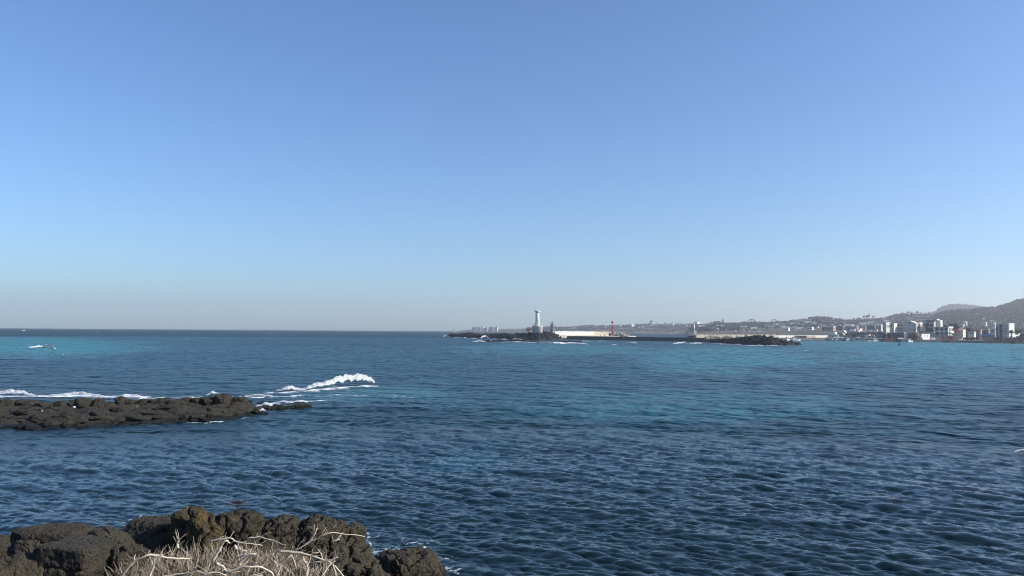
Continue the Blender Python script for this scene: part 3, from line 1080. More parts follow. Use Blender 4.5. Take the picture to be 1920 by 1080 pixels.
class Land:
    """a stretch of rising land: shore at d0, ridge at d1 with the skyline read off the photo"""
    def __init__(self, name, mat, sky_pts, d0, d1, zs=1.8, nx=220, nd=40, power=1.15, rough=2.0, px0=None, px1=None, seed=1):
        self.px = [p[0] for p in sky_pts]
        self.py = [p[1] for p in sky_pts]
        self.d0, self.d1, self.zs, self.pw, self.rough, self.seed = d0, d1, zs, power, rough, seed
        a, b = self.px[0], self.px[-1]
        pxs_ = np.linspace(a, b, nx)
        t = np.concatenate([[-0.04], np.linspace(0, 1, nd), [1.15, 1.4, 1.8]])
        D = (d0 + (d1 - d0) * t)
        PX, DD = np.meshgrid(pxs_, D, indexing='xy')
        x = (PX - 960) / FPX * DD
        z = self.z(PX.ravel(), DD.ravel()).reshape(PX.shape)
        z[0] = -3
        self.o = link(name, np_mesh(name, np.stack([x.ravel(), DD.ravel(), z.ravel()], 1), grid_faces(len(t), nx)), None, mat)
        tag(self.o, kind='structure')

    def z(self, px, d):
        px, d = np.asarray(px, float), np.asarray(d, float)
        py = np.interp(px, self.px, self.py)
        zr = CAM_H + (620.6 + (px - 960) * 0.00698 - py) / FPX * self.d1 * 1.003
        t = (d - self.d0) / (self.d1 - self.d0)
        tt_ = np.clip(t, 0, 1)
        z = self.zs + (zr - self.zs) * (tt_ ** self.pw) * (1 - 0.75 * sstep(1.0, 1.8, t))
        x = (px - 960) / FPX * d
        z = z + self.rough * fbm(np3(x, d) / (self.d1 * 0.03), 3, self.seed) * tt_ * (1 - sstep(0.75, 1.0, t))
        return np.maximum(z, np.where(t < 0, -3, 0.6))

    def put(self, px, t):
        d = self.d0 + (self.d1 - self.d0) * t
        return Vector(((px - 960) / FPX * d, d, float(self.z([px], [d])[0])))


COAST = Land('far_coast', M_LAND, [(862, 620.4), (880, 618.2), (900, 617.4), (930, 617), (985, 616), (1010, 614.6), (1050, 613), (1090, 612), (1120, 611.6), (1160, 611), (1200, 609.5), (1235, 607.5), (1255, 607), (1275, 608), (1300, 609), (1330, 608), (1400, 608), (1480, 608)], 2900, 3700, 1.5, 200, 24, 1.0, 6)
MID = Land('mid_hill', M_LAND, [(1288, 620), (1296, 612), (1305, 608.5), (1318, 609), (1330, 606), (1348, 604), (1362, 607), (1385, 607), (1395, 605), (1430, 604.8), (1446, 604.5), (1475, 602.5), (1490, 600.5), (1505, 600.5), (1522, 596.5), (1540, 594.5), (1565, 597.5), (1585, 600), (1612, 598), (1640, 596.5), (1665, 595), (1685, 590.5), (1735, 590), (1760, 591), (1800, 594), (1900, 592), (2050, 590)], 1300, 2500, 2.2, 260, 40, 1.1, 4)
NEAR = Land('right_hill', M_WOODS, [(1725, 612), (1740, 596), (1760, 588), (1780, 584), (1800, 582), (1830, 580.5), (1850, 579), (1870, 576), (1890, 569.5), (1905, 565), (1920, 562), (1960, 552), (2020, 543), (2100, 540), (2200, 548), (2400, 565)], 1300, 2350, 2.2, 200, 36, 1.2, 6, seed=2)
FAR = Land('blue_hill', M_WOODS, [(1700, 612), (1735, 594), (1752, 586.5), (1765, 579), (1782, 574), (1800, 573.3), (1830, 576), (1850, 579), (1880, 584), (1930, 590)], 3400, 4400, 8, 120, 20, 1.0, 8, seed=3)

# the flat harbour land
SH_PX = [1430, 1455, 1563, 1600, 1700, 1770, 1840, 1920, 2100, 2400]
SH_PY = [636.5, 637.8, 638.2, 639.5, 641.4, 641.8, 643.6, 644.4, 645.5, 647]


def shore_d(px):
    return sea_pt(px, float(np.interp(px, SH_PX, SH_PY))).y


pxs_ = np.linspace(1440, 2400, 120)
tt_ = np.array([0.0, 0.002, 0.02, 0.1, 0.17, 0.3, 0.6, 1.0])
sd = np.array([shore_d(p) for p in pxs_])
TOWN_Z = [-2.0, 1.2, 1.5, 1.7, 2.2, 4.4, 9.2, 12.0]
DD = sd[:, None] + (1320 - sd[:, None]) * tt_[None, :]
XX = ((pxs_ - 960) / FPX)[:, None] * DD
ZZ = np.broadcast_to(np.array(TOWN_Z), DD.shape)
tt_town = tt_.copy()
town = link('town_ground', np_mesh('town_ground', np.stack([XX.ravel(), DD.ravel(), ZZ.ravel()], 1), grid_faces(120, 8)[:, ::-1]), None, M_TOWN)
tag(town, kind='structure')



def ground_z(px, d):
    """height of the land behind the harbour"""
    s_ = shore_d(max(px, 1440))
    zt = float(np.interp((d - s_) / (1320 - s_), tt_town, TOWN_Z))
    land = NEAR if px > 1745 else MID
    return max(zt if d <= 1320 else -5, float(land.z([px], [d])[0]) if d >= 1300 else -5)


def ground_d(px, py, lo=690, hi=2300):
    """where the sight line meets the land"""
    return min((abs(z_at(px, py, q) - ground_z(px, q)) + q * 0.0004, q) for q in range(lo, hi, 12))[1]


# ------------------------------------------------------------------ woods and trees
def leaf_mat(name, c):
    m, nt, b, _ = new_mat(name)
    oi = nt.nodes.new('ShaderNodeNewGeometry')
    nt.links.new(ramp(nt, oi.outputs['Random Per Island'], [(0.0, tuple(x * 0.6 for x in c)), (1.0, tuple(x * 1.4 for x in c))]), b.inputs['Base Color'])
    b.inputs['Roughness'].default_value = 0.9
    b.inputs['Specular IOR Level'].default_value = 0.1
    return m


M_LEAF = leaf_mat('pine_foliage', (0.050, 0.058, 0.036))
M_LEAF2 = leaf_mat('scrub_foliage', (0.066, 0.066, 0.044))
M_TRUNK = plain('tree_bark', (0.06, 0.045, 0.035), 0.9, 0.2, 2.0)


def leaf_cloud(centres, radii, per, size, seed, flat=0.7):
    """leaf clumps: small crossed faces spread through the given balls"""
    g = np.random.default_rng(seed)
    c = np.repeat(np.asarray(centres, float), per, 0)
    r = np.repeat(np.asarray(radii, float), per)
    n = len(c)
    d = g.normal(size=(n, 3))
    d /= np.linalg.norm(d, axis=1)[:, None]
    rad = r * g.uniform(0.35, 1.0, n) ** 0.5
    p = c + d * rad[:, None] * np.array([1, 1, flat])
    s = size * r ** 0.5 * g.uniform(0.6, 1.3, n)
    a = g.normal(size=(n, 3)); a /= np.linalg.norm(a, axis=1)[:, None]
    b = np.cross(a, g.normal(size=(n, 3))); b /= np.linalg.norm(b, axis=1)[:, None]
    k = a * s[:, None]
    l = b * (s * 0.75)[:, None]
    v = np.stack([p - k, p + l, p + k, p - l], 1).reshape(-1, 3)
    f = np.arange(n * 4).reshape(-1, 4)
    return v, f


def make_tree(kind):
    """kind 0: broad umbrella pine, 1: round tree, 2: tall bare-stemmed pine; about 9 m tall"""
    g = np.random.default_rng(300 + kind)
    root = empty('tree', (0, 0, 0))
    mb = MB()
    if kind == 0:
        cs = [(g.uniform(-3.6, 3.6), g.uniform(-2.6, 2.6), 6.6 + g.uniform(-1.0, 1.4)) for _ in range(15)]
        rs = g.uniform(0.8, 1.6, 15)
        hs = 5.6
    elif kind == 1:
        cs = [(g.normal(0, 1.5), g.normal(0, 1.5), 5.2 + g.normal(0, 1.7)) for _ in range(18)]
        rs = g.uniform(0.9, 1.7, 18)
        hs = 4.0
    else:
        cs = [(g.normal(0, 1.5), g.normal(0, 1.3), 6.8 + g.normal(0, 1.3)) for _ in range(14)]
        rs = g.uniform(0.9, 1.5, 14)
        hs = 6.0
    mb.tube([(0, 0, -0.6), (0.1, 0, hs * 0.5), (0.0, 0.1, hs)], [0.28, 0.2, 0.12], 6)
    for i in range(0, len(cs), 3):
        mb.tube([(0.03, 0.05, hs * 0.72), tuple(0.5 * (a + b) for a, b in zip(cs[i], (0, 0, hs * 0.8))), cs[i]], [0.1, 0.07, 0.03], 4)
    mb.build('trunk', M_TRUNK, root)
    v, f = leaf_cloud(cs, rs, 26, 0.42, 310 + kind)
    link('crown', np_mesh('crown', v, f, False), root, M_LEAF)
    return root


PROTO = [make_tree(k) for k in range(3)]
PTREE = [tree_of(p) for p in PROTO]
used_proto = [False] * 3


def plant(kind, loc, s, label, group, sx=1.0):
    if used_proto[kind]:
        o = copy_tree(PROTO[kind], PTREE[kind])
    else:
        o = PROTO[kind]
        used_proto[kind] = True
    o.location = loc
    o.rotation_euler = (0, 0, random.uniform(0, 6.28))
    o.scale = (s * sx, s * sx, s)
    tag(o, label, 'tree', group)
    return o


def skyline_tree(land, px, py_top, kind, label, group, t=0.985, sx=1.0):
    p = land.put(px, t)
    h = (z_at(px, py_top, p.y) - p.z)
    return plant(kind, p, max(0.25, h / 9.0), label, group, sx)


for px, py, k, sx in ((1221, 601, 2, 1.2), (1232, 604.5, 1, 1.0), (1246, 604, 1, 1.1), (1262, 604, 0, 0.9), (1268, 604.2, 0, 1.0), (1275, 604.6, 0, 1.1), (1181, 607.5, 1, 1.5)):
    skyline_tree(COAST, px, py, k, {1221: 'lone tree standing clear of the far ridge behind the dark quay', 1181: 'wide round tree on the far ridge right of the red light tower'}.get(px, 'dark tree on the far ridge left of the white light tower'), 'trees on the far ridge', sx=sx)
LBL = [((1355, 1356), 'small lone tree on the bump of the ridge right of the white light tower'), ((1400, 1417), 'umbrella shaped tree on the ridge above the rock mound'),
       ((1443, 1466), 'spreading tree on the ridge above the white moored boat'), ((1478, 1500), 'rounded tree on the ridge above the far harbour wall'),
       ((1521, 1570), 'dense dark tree on the hilltop wood above the harbour'), ((1571, 1586), 'small isolated tree beside the long white greenhouse on the hilltop'),
       ((1617, 1641), 'dark bushy tree on the ridge above the moored boats'), ((1672, 1684), 'leaning small pine left of the big rounded crown above the gabled hall'),
       ((1686, 1699), 'broad rounded tree crown directly above the gabled hall'), ((1700, 1731), 'tall pine with gaps of sky under its crown, above the gabled hall'), ((1732, 1746), 'thin pine between the tall pines and the blue hill')]
for px, py, k, sx in ((1355, 599.4, 2, 1.1), (1404, 600, 0, 0.8), (1409, 597.5, 0, 1.0), (1414, 598.8, 0, 0.9), (1447, 600, 1, 1.2), (1452, 598, 0, 1.0), (1458, 600, 1, 1.0), (1463, 601, 1, 0.8),
                      (1480, 599.5, 1, 0.8), (1488, 598.4, 1, 1.6), (1496, 597.6, 1, 1.6), (1524, 594.3, 0, 1.0), (1532, 593, 1, 1.3), (1539, 592, 1, 1.5), (1546, 592, 1, 1.5), (1553, 592.5, 1, 1.4), (1560, 594, 1, 1.3), (1567, 596, 1, 1.1),
                      (1575, 595, 1, 1.0), (1584, 597, 1, 1.2), (1620, 590.5, 1, 0.9), (1625, 590, 1, 1.0), (1629, 590, 2, 1.0), (1637, 591, 1, 0.9), (1676, 588.5, 0, 0.8), (1681, 588, 2, 1.2), (1688, 587, 1, 1.3), (1693, 585.2, 1, 1.5), (1698, 586, 1, 1.3),
                      (1703, 584.3, 2, 1.4), (1708, 585, 2, 1.3), (1714, 585.5, 0, 0.7), (1719, 584.2, 2, 1.5), (1726, 585.3, 2, 1.2), (1730, 587, 2, 1.0), (1735, 586.2, 2, 1.2), (1742, 585.5, 2, 1.4)):
    lb = next(l for (a, b), l in LBL if a <= px <= b)
    skyline_tree(MID, px, py, k, lb, 'trees along the ridge of the hill', 0.985, sx)


def woods(name, land, n, t0, t1, px0, px1, rlo, rhi, seed, gate=0.0, mat=None, per=16):
    """a mass of crowns growing over the land"""
    g = np.random.default_rng(seed)
    px = g.uniform(px0, px1, n * 3)
    t = t0 + (t1 - t0) * np.sqrt(g.uniform(0, 1, n * 3))
    d = land.d0 + (land.d1 - land.d0) * t
    x = (px - 960) / FPX * d
    keep = fbm(np3(x, d) / (land.d1 * 0.05), 3, seed) > gate
    px, d, x = px[keep][:n], d[keep][:n], x[keep][:n]
    z = land.z(px, d)
    r = g.uniform(rlo, rhi, len(px))
    v, f = leaf_cloud(np.stack([x, d, z + r * 0.45], 1), r, per, 0.5 * math.sqrt((rlo + rhi) / 2), seed)
    o = link(name, np_mesh(name, v, f, False), None, mat or M_LEAF)
    tag(o, kind='stuff')
    return o


woods('woodland', NEAR, 3600, 0.08, 1.0, 1745, 2300, 3.0, 5.2, 41, -0.6)
woods('woodland', FAR, 700, 0.5, 1.0, 1720, 1900, 7, 12, 42, -0.9)
woods('woodland', MID, 2500, 0.15, 0.99, 1296, 1900, 2.2, 4.8, 43, 0.06)
woods('woodland', COAST, 1900, 0.05, 0.99, 1000, 1330, 3.0, 6.0, 44, -0.05)
woods('scrub', MID, 700, 0.0, 0.7, 1296, 2000, 1.5, 3.0, 45, 0.0, M_LEAF2, 12)

# ------------------------------------------------------------------ paints
M_WHITE = plain('white_paint', (0.70, 0.68, 0.63), 0.6, 0.08, 0.4)
M_CREAM = plain('cream_render', (0.60, 0.54, 0.45), 0.8, 0.12, 0.3)
M_GREY = plain('grey_render', (0.50, 0.47, 0.42), 0.8, 0.12, 0.3)
M_BLUEGREY = plain('blue_grey_panel', (0.47, 0.48, 0.46), 0.6, 0.08, 0.3)
M_DARK = plain('dark_cladding', (0.11, 0.11, 0.115), 0.5, 0.15, 0.3)
M_RED = plain('red_paint', (0.42, 0.035, 0.045), 0.5, 0.12, 1.0)
M_ORANGE = plain('terracotta_paint', (0.50, 0.17, 0.10), 0.75, 0.12, 0.6)
M_PINK = plain('faded_red_roof', (0.40, 0.22, 0.20), 0.8, 0.15, 0.6)
M_BROWN = plain('brown_thatch', (0.12, 0.085, 0.06), 0.95, 0.2, 0.8)
M_BLUEROOF = plain('blue_roof', (0.14, 0.19, 0.38), 0.5, 0.08, 0.5)
M_TEAL = plain('teal_cover', (0.05, 0.19, 0.19), 0.6, 0.15, 0.5)
M_CONC = plain('concrete', (0.40, 0.37, 0.32), 0.9, 0.18, 0.25)
M_CONC_PALE = plain('pale_concrete', (0.38, 0.33, 0.26), 0.9, 0.3, 0.25)
M_CONC_DARK = plain('dark_concrete', (0.075, 0.075, 0.070), 0.9, 0.3, 0.2)  # concrete with a much darker base tone, for the quays
M_GREENY = plain('dark_green_concrete', (0.06, 0.075, 0.062), 0.9, 0.2, 0.3)
M_BLACK = plain('black_paint', (0.02, 0.021, 0.023), 0.6, 0.1, 1.0)
M_STEEL = plain('galvanised_steel', (0.30, 0.31, 0.32), 0.5, 0.1, 1.0, 0.3)
M_GLASS, _nt, _b, _ = new_mat('window_glass')
_b.inputs['Base Color'].default_value = (0.02, 0.028, 0.035, 1)
_b.inputs['Roughness'].default_value = 0.12
M_PLASTIC = plain('greenhouse_film', (0.60, 0.62, 0.62), 0.45, 0.08, 0.2)
M_SKIN = plain('skin', (0.42, 0.27, 0.20), 0.7, 0.05, 3.0)
M_CLOTH = plain('dark_clothes', (0.025, 0.027, 0.035), 0.9, 0.2, 6.0)
# ------------------------------------------------------------------ the lighthouse islet and the other banks of rock
def rock_bank(name, pts, depth, seed, mat, jag=1.0, nx=150, ny=30):
    """pts: photo px, top py, waterline py; an uneven bank of rock behind that waterline"""
    P = [q[0] for q in pts]
    pxs = np.linspace(P[0], P[-1], nx)
    yb = np.interp(pxs, P, [q[2] for q in pts])
    yt = np.interp(pxs, P, [q[1] for q in pts])
    d0 = np.array([sea_pt(a, b).y for a, b in zip(pxs, yb)])
    t = np.concatenate([[-0.25], np.linspace(0, 1.6, ny - 1)])
    dep = depth * (0.35 + 0.65 * np.sin(np.linspace(0, math.pi, nx)) ** 0.5)
    D = d0[:, None] + dep[:, None] * t[None, :]
    dm = d0 + dep * 0.5
    top = np.array([z_at(a, b, c) for a, b, c in zip(pxs, yt, dm)])
    prof = np.interp(t, [-0.25, 0, 0.12, 0.5, 0.9, 1.3, 1.6], [-0.8, 0.0, 0.5, 1.0, 0.8, 0.1, -0.8])
    X = ((pxs - 960) / FPX)[:, None] * D
    Z = top[:, None] * prof[None, :]
    pp = np3(X.ravel(), D.ravel())
    sc = max(2.2, float(np.mean(d0)) / 190)
    w1, w2, wc = worley(pp / sc + 0.3 * fbm(pp / sc, 2, seed)[:, None], seed)
    amp = np.maximum(0.35, 0.42 * np.abs(Z.ravel())) * jag
    Zf = Z.ravel() + amp * ((wc - 0.5) * 1.1 - 0.7 * (1 - sstep(0, 0.16, w2 - w1)) + 0.5 * fbm(pp / sc * 1.5, 3, seed + 4))
    o = link(name, np_mesh(name, np.stack([X.ravel(), D.ravel(), Zf], 1), grid_faces(nx, ny)[:, ::-1], False), None, mat)
    tag(o, kind='structure')
    return o, (P, [q[1] for q in pts], [q[2] for q in pts], depth)


def bank_rocks(o, info, n, lo, hi, seed, mat, tmax=0.7):
    P, yt, yb, depth = info
    g = random.Random(seed)
    for i in range(n):
        px = g.uniform(P[0], P[-1])
        a, b = float(np.interp(px, P, yt)), float(np.interp(px, P, yb))
        d0 = sea_pt(px, b).y
        t = g.uniform(0, tmax)
        d = d0 + depth * t * 0.8
        top = max(0.2, z_at(px, a, d))
        z = top * float(np.interp(t, [0, 0.12, 0.5, 1], [0.05, 0.5, 0.95, 0.8]))
        put_stone(o, (px - 960) / FPX * d, d, z - 0.2, g.uniform(lo, hi), mat, g, g.uniform(0.7, 1.1))


isle, inf = rock_bank('rock_islet', [(838, 630.3, 630.8), (843, 628.5, 631.4), (851, 625.6, 632.4), (858, 627, 633), (866, 625.8, 633.3), (876, 624.8, 633.6), (890, 624.4, 634), (900, 626, 634.3), (907, 627, 634.6), (918, 625.6, 635), (930, 626, 635.4),
                                     (945, 624.6, 636), (953, 625.8, 636.4), (962, 627.6, 636.8), (975, 626.4, 637), (985, 624.8, 637.4), (995, 623.4, 637.6), (1010, 623, 638), (1028, 623.2, 637.8), (1040, 625.6, 637), (1050, 630, 636.6), (1062, 633, 636.4)], 60, 51, M_ISLE, 0.9, 190, 34)
bank_rocks(isle, inf, 110, 0.8, 2.0, 52, M_ISLE, 0.5)
crown_, infc = rock_bank('rock_knoll', [(962, 629.5, 633.5), (975, 626.5, 634), (986, 623.6, 634.4), (998, 622.2, 635), (1012, 621.8, 635.2), (1030, 622, 635), (1042, 626, 634.6), (1054, 630.4, 634.4)], 34, 53, M_ISLE_BROWN, 0.7, 80, 24)
low, infl = rock_bank('low_reef', [(886, 639.5, 640.2), (905, 637.8, 640.6), (930, 637.6, 640.8), (950, 638.4, 641), (962, 637.2, 641.2), (982, 637.6, 641.4), (1000, 639, 641.6), (1030, 638.6, 641.4), (1060, 639, 641.8), (1092, 640.8, 641.8)], 10, 55, M_ISLE, 0.8, 110, 16)
bank_rocks(low, infl, 34, 0.5, 1.1, 56, M_ISLE)
mound, infm = rock_bank('rock_mound', [(1318, 640.4, 641.6), (1330, 637, 642.4), (1345, 636, 643.4), (1362, 635, 644.4), (1380, 634, 645.4), (1396, 632.6, 646.2), (1410, 630.6, 646.8), (1424, 629.6, 647.2), (1436, 630, 647.6), (1448, 632.4, 647.8), (1462, 636, 647.8), (1476, 639.6, 647.9), (1488, 642, 647.7), (1495, 643, 647.5), (1499, 647, 647.4)], 34, 57, M_ISLE, 0.8, 170, 30)
bank_rocks(mound, infm, 120, 0.5, 1.25, 58, M_ISLE)
mtop, inft = rock_bank('mound_top', [(1402, 634, 637), (1412, 630.2, 638), (1424, 629, 638.6), (1436, 629.4, 639), (1448, 632.6, 639.4)], 16, 59, M_ISLE_BROWN, 0.6, 60, 18)
sbank, infs = rock_bank('rocky_bank', [(1768, 640.6, 642.2), (1800, 639.4, 642.8), (1838, 639.6, 643.6), (1858, 637, 643.9), (1880, 634.6, 644.1), (1900, 632.6, 644.3), (1925, 631.5, 644.6), (1990, 632, 645), (2080, 634, 645.6)], 26, 61, M_ISLE, 0.6, 150, 20)
bank_rocks(sbank, infs, 40, 0.5, 1.1, 62, M_ISLE)
v, f = leaf_cloud([((p - 960) / FPX * d, d, z_at(p, y, d) - 0.5) for p, y, d in [(random.uniform(1868, 2060), random.uniform(632.5, 637), random.uniform(540, 556)) for _ in range(160)]], [random.uniform(0.7, 1.5) for _ in range(160)], 14, 0.4, 77)
tag(link('bank_scrub', np_mesh('bank_scrub', v, f, False), None, M_LEAF), kind='stuff')


def part(mb, name, mat, parent, smooth=False, label=None):
    o = mb.build(name, mat, parent, smooth)
    if label:
        o['label'] = label
    return o


# ---- lighthouse
LD = 552.0
ls = LD / FPX
lz = z_at(1008, 621.4, LD)
p = at(1007.6, 621.4, LD)
lh = empty('lighthouse', (p.x, LD, lz))
tag(lh, 'tall white fluted lighthouse on a broad round base at the left end of the breakwater', 'lighthouse')
H = 38.6 * ls
part(MB().lathe([(3.6, -3.0), (3.6, 3.35), (3.75, 3.4), (3.75, 3.75), (3.6, 3.8)], 28), 'base_drum', M_WHITE, lh, True)
part(MB().box(0.3, 1.0, -3.72, -3.55, 0.0, 1.9), 'door', M_STEEL, lh)
sh = MB()
sh.lathe([(1.22, 3.7), (1.12, H - 1.2)], 20)
part(sh, 'tower_shaft', M_WHITE, lh, True)
for k in range(8):
    a = 2 * math.pi * k / 8 + 0.2
    mb = MB()
    r0, r1 = 1.1, 1.52
    w_ = 0.18
    ca, sa = math.cos(a), math.sin(a)
    q = lambda r, s_, z: (r * ca - s_ * sa, r * sa + s_ * ca, z)
    mb.add([q(r0, -w_, 3.7), q(r1, -w_, 3.7), q(r1, w_, 3.7), q(r0, w_, 3.7), q(r0 - .1, -w_, H - 1.0), q(r1 - .25, -w_, H - 1.0), q(r1 - .25, w_, H - 1.0), q(r0 - .1, w_, H - 1.0)],
           [(0, 3, 2, 1), (4, 5, 6, 7), (0, 1, 5, 4), (1, 2, 6, 5), (2, 3, 7, 6), (3, 0, 4, 7)])
    part(mb, 'fin', M_WHITE, lh)
part(MB().lathe([(1.2, H - 1.4), (2.05, H - 0.5), (2.05, H - 0.15)], 20), 'gallery', M_WHITE, lh, True)
rl = MB()
for k in range(14):
    a = 2 * math.pi * k / 14
    rl.tube([(1.95 * math.cos(a), 1.95 * math.sin(a), H - 0.15), (1.95 * math.cos(a), 1.95 * math.sin(a), H + 0.75)], 0.05, 4)
rl.tube([(1.95 * math.cos(2 * math.pi * k / 24), 1.95 * math.sin(2 * math.pi * k / 24), H + 0.75) for k in range(25)], 0.05, 4)
part(rl, 'railing', M_WHITE, lh)
lan = part(MB().lathe([(0.42, H - 0.15), (0.42, H + 0.7), (0.34, H + 0.75), (0.34, H + 1.25), (0.1, H + 1.5)], 12), 'lantern', M_WHITE, lh, True)
part(MB().tube([(-1.6, 0, H - 0.2), (-1.6, 0, H + 4.4)], [0.09, 0.04], 5), 'antenna', M_STEEL, lh)
# a dark figure-shaped marker on the rim of the base
p2 = at(1001.6, 611, LD)
mk = empty('statue', (p2.x, LD - 1.2, lz + 3.8))
tag(mk, 'small dark figure standing on the left rim of the lighthouse base', 'statue')
part(MB().lathe([(0.5, 0), (0.42, 0.3), (0.30, 0.35)], 10), 'plinth', M_DARK, mk)
part(MB().lathe([(0.34, 0.35), (0.40, 0.8), (0.30, 1.2), (0.42, 1.45), (0.16, 1.62), (0.2, 1.75), (0.21, 1.95), (0.1, 2.1)], 10), 'body', M_DARK, mk, True)

# ---- low red roofed hut left of the lighthouse
HD = 575.0
p = at(992, 621.2, HD)
hut = empty('hut', (p.x, HD, p.z), 0)
tag(hut, 'low hut with faded red roof just left of the lighthouse base', 'hut')
hs = HD / FPX
w = 12.4 * hs
part(MB().box(-w / 2, w / 2, 0, 5, -2, 3.2 * hs), 'wall', M_CREAM, hut)
part(MB().prism([(-w / 2 - .3, 3.2 * hs), (w / 2 + .3, 3.2 * hs), (w / 2 - .6, 7.6 * hs), (-w / 2 + .9, 7.6 * hs)], -0.4, 5.4), 'roof', M_PINK, hut)
part(MB().box(-1.2, -0.2, -0.06, 0.1, 0, 1.0), 'window', M_GLASS, hut)

# ---- dark signal tower between the lighthouse and the parapet
SD = 590.0
ss = SD / FPX
p = at(1035.5, 621, SD)
sg = empty('signal_tower', (p.x, SD, p.z))
tag(sg, 'dark signal tower with antennas and a white collar, right of the lighthouse', 'tower')
part(MB().lathe([(1.7, -3.0), (1.5, 0.4), (0.75, 0.7), (0.75, 8.9 * ss)], 12), 'column', M_DARK, sg, True)
part(MB().box(0.35, 1.75, -1.0, 1.0, 0.0, 2.5), 'annex', M_CREAM, sg)
part(MB().lathe([(1.0, 8.9 * ss), (1.9, 9.3 * ss), (1.9, 10.0 * ss), (1.0, 10.3 * ss)], 14), 'collar', M_WHITE, sg, True)
part(MB().lathe([(0.95, 10.3 * ss), (0.95, 12.0 * ss), (1.35, 12.3 * ss), (1.35, 13.8 * ss), (0.7, 14.2 * ss)], 12), 'lantern_room', M_DARK, sg, True)
part(MB().lathe([(1.3, 15.9 * ss), (1.3, 16.2 * ss)], 12), 'upper_platform', M_DARK, sg)
am = MB()
am.tube([(0, 0, 14 * ss), (0, 0, 20.6 * ss)], [0.14, 0.06], 5)
for x_, z_ in ((-1.3, 18.2), (-0.75, 17.4), (0.8, 17.6), (1.3, 18.0)):
    am.tube([(x_, 0, 15.9 * ss), (x_, 0, z_ * ss)], 0.08, 4)
am.tube([(-1.3, 0, 17.0 * ss), (1.3, 0, 17.0 * ss)], 0.07, 4)
part(am, 'antenna_mast', M_DARK, sg)

# ---- the dark quay
qa, qb = sea_pt(1033, 635.8), sea_pt(1323, 641.1)
qd = (qb - qa).normalized()
qn = Vector((-qd.y, qd.x, 0))            # towards the land side
QTOP = 2.55
quay = empty('quay', (0, 0, 0))
tag(quay, 'long dark concrete quay running from the islet to the rock mound', 'quay')


def slab_along(a, b, nvec, width, z0, z1, gap=0.0):
    a, b = Vector(a), Vector(b)
    e = (b - a).normalized()
    a2, b2 = a + e * gap, b - e * gap
    c = [a2, b2, b2 + nvec * width, a2 + nvec * width]
    return [(q.x, q.y, z0) for q in c] + [(q.x, q.y, z1) for q in c]


BOX_F = [(0, 3, 2, 1), (4, 5, 6, 7), (0, 1, 5, 4), (1, 2, 6, 5), (2, 3, 7, 6), (3, 0, 4, 7)]
nseg = 14
for k in range(nseg):
    a = qa.lerp(qb, k / nseg)
    b = qa.lerp(qb, (k + 1) / nseg)
    dz = random.uniform(-0.06, 0.06)
    off = qn * random.uniform(0, 0.10)
    part(MB().add(slab_along(a + off, b + off, qn, 7.5, -2.0, QTOP + dz, 0.06), BOX_F), 'caisson', M_CONC_DARK, quay)
# step at its right end
e_ = qb + qn * 1.0
part(MB().add(slab_along(qb + qd * 0.2 + qn * 0.6, qb + qd * 11 + qn * 0.6, qn, 6, -2.0, 1.5), BOX_F), 'low_step', M_CONC_DARK, quay)

M_PARAPET = plain('white_parapet', (0.60, 0.56, 0.48), 0.8, 0.22, 0.5)
# ---- white parapet and the mole under it
wa = at(1040, 630, 600)
wb = at(1152, 630, 690)
wa.z = wb.z = 0
wd_ = (wb - wa).normalized()
wn_ = Vector((-wd_.y, wd_.x, 0))
mole = empty('breakwater', (0, 0, 0))
tag(mole, 'breakwater with a tall sunlit white parapet wall behind the dark quay', 'breakwater')
WZ0, WZ1 = 2.3, 6.0
part(MB().add(slab_along(wa - wn_ * 9 - wd_ * 20, wb - wn_ * 9 + wd_ * 26, wn_, 16, -2, 2.45), BOX_F), 'deck', M_CONC, mole)
ns = 16
for k in range(ns):
    a, b = wa.lerp(wb, k / ns), wa.lerp(wb, (k + 1) / ns)
    off = wn_ * random.uniform(0, 0.08)
    part(MB().add(slab_along(a + off, b + off, wn_, 1.4, 2.45, WZ1 + random.uniform(-0.08, 0.08), 0.03), BOX_F), 'parapet_block', M_CONC_PALE if k > 9 else M_PARAPET, mole)
part(MB().add(slab_along(wa - wn_ * 0.5, wb - wn_ * 0.5, wn_, 0.45, 2.45, 3.1), BOX_F), 'kerb_step', M_CONC_PALE, mole)

# ---- red light tower at its head
RD = 682.0
rs = RD / FPX
p = at(1148.2, 625.4, RD)
rt = empty('light_tower', (p.x, RD, p.z))
tag(rt, 'slim red harbour light tower among pale tetrapods at the breakwater head', 'light tower')
part(MB().lathe([(1.5, -p.z + 2.4), (1.35, 0.0)], 14), 'plinth', M_CONC, rt)
part(MB().lathe([(0.85, 0.0), (0.72, 9.0 * rs)], 16), 'base', M_RED, rt, True)
part(MB().lathe([(0.48, 9.0 * rs), (0.38, 19.6 * rs)], 14), 'shaft', M_RED, rt, True)
part(MB().lathe([(0.4, 19.6 * rs), (1.1, 20.6 * rs), (1.25, 21.2 * rs)], 14), 'gallery', M_DARK, rt, True)
part(MB().lathe([(0.75, 21.2 * rs), (0.9, 23.2 * rs), (0.3, 24.0 * rs)], 12), 'lantern', M_STEEL, rt, True)

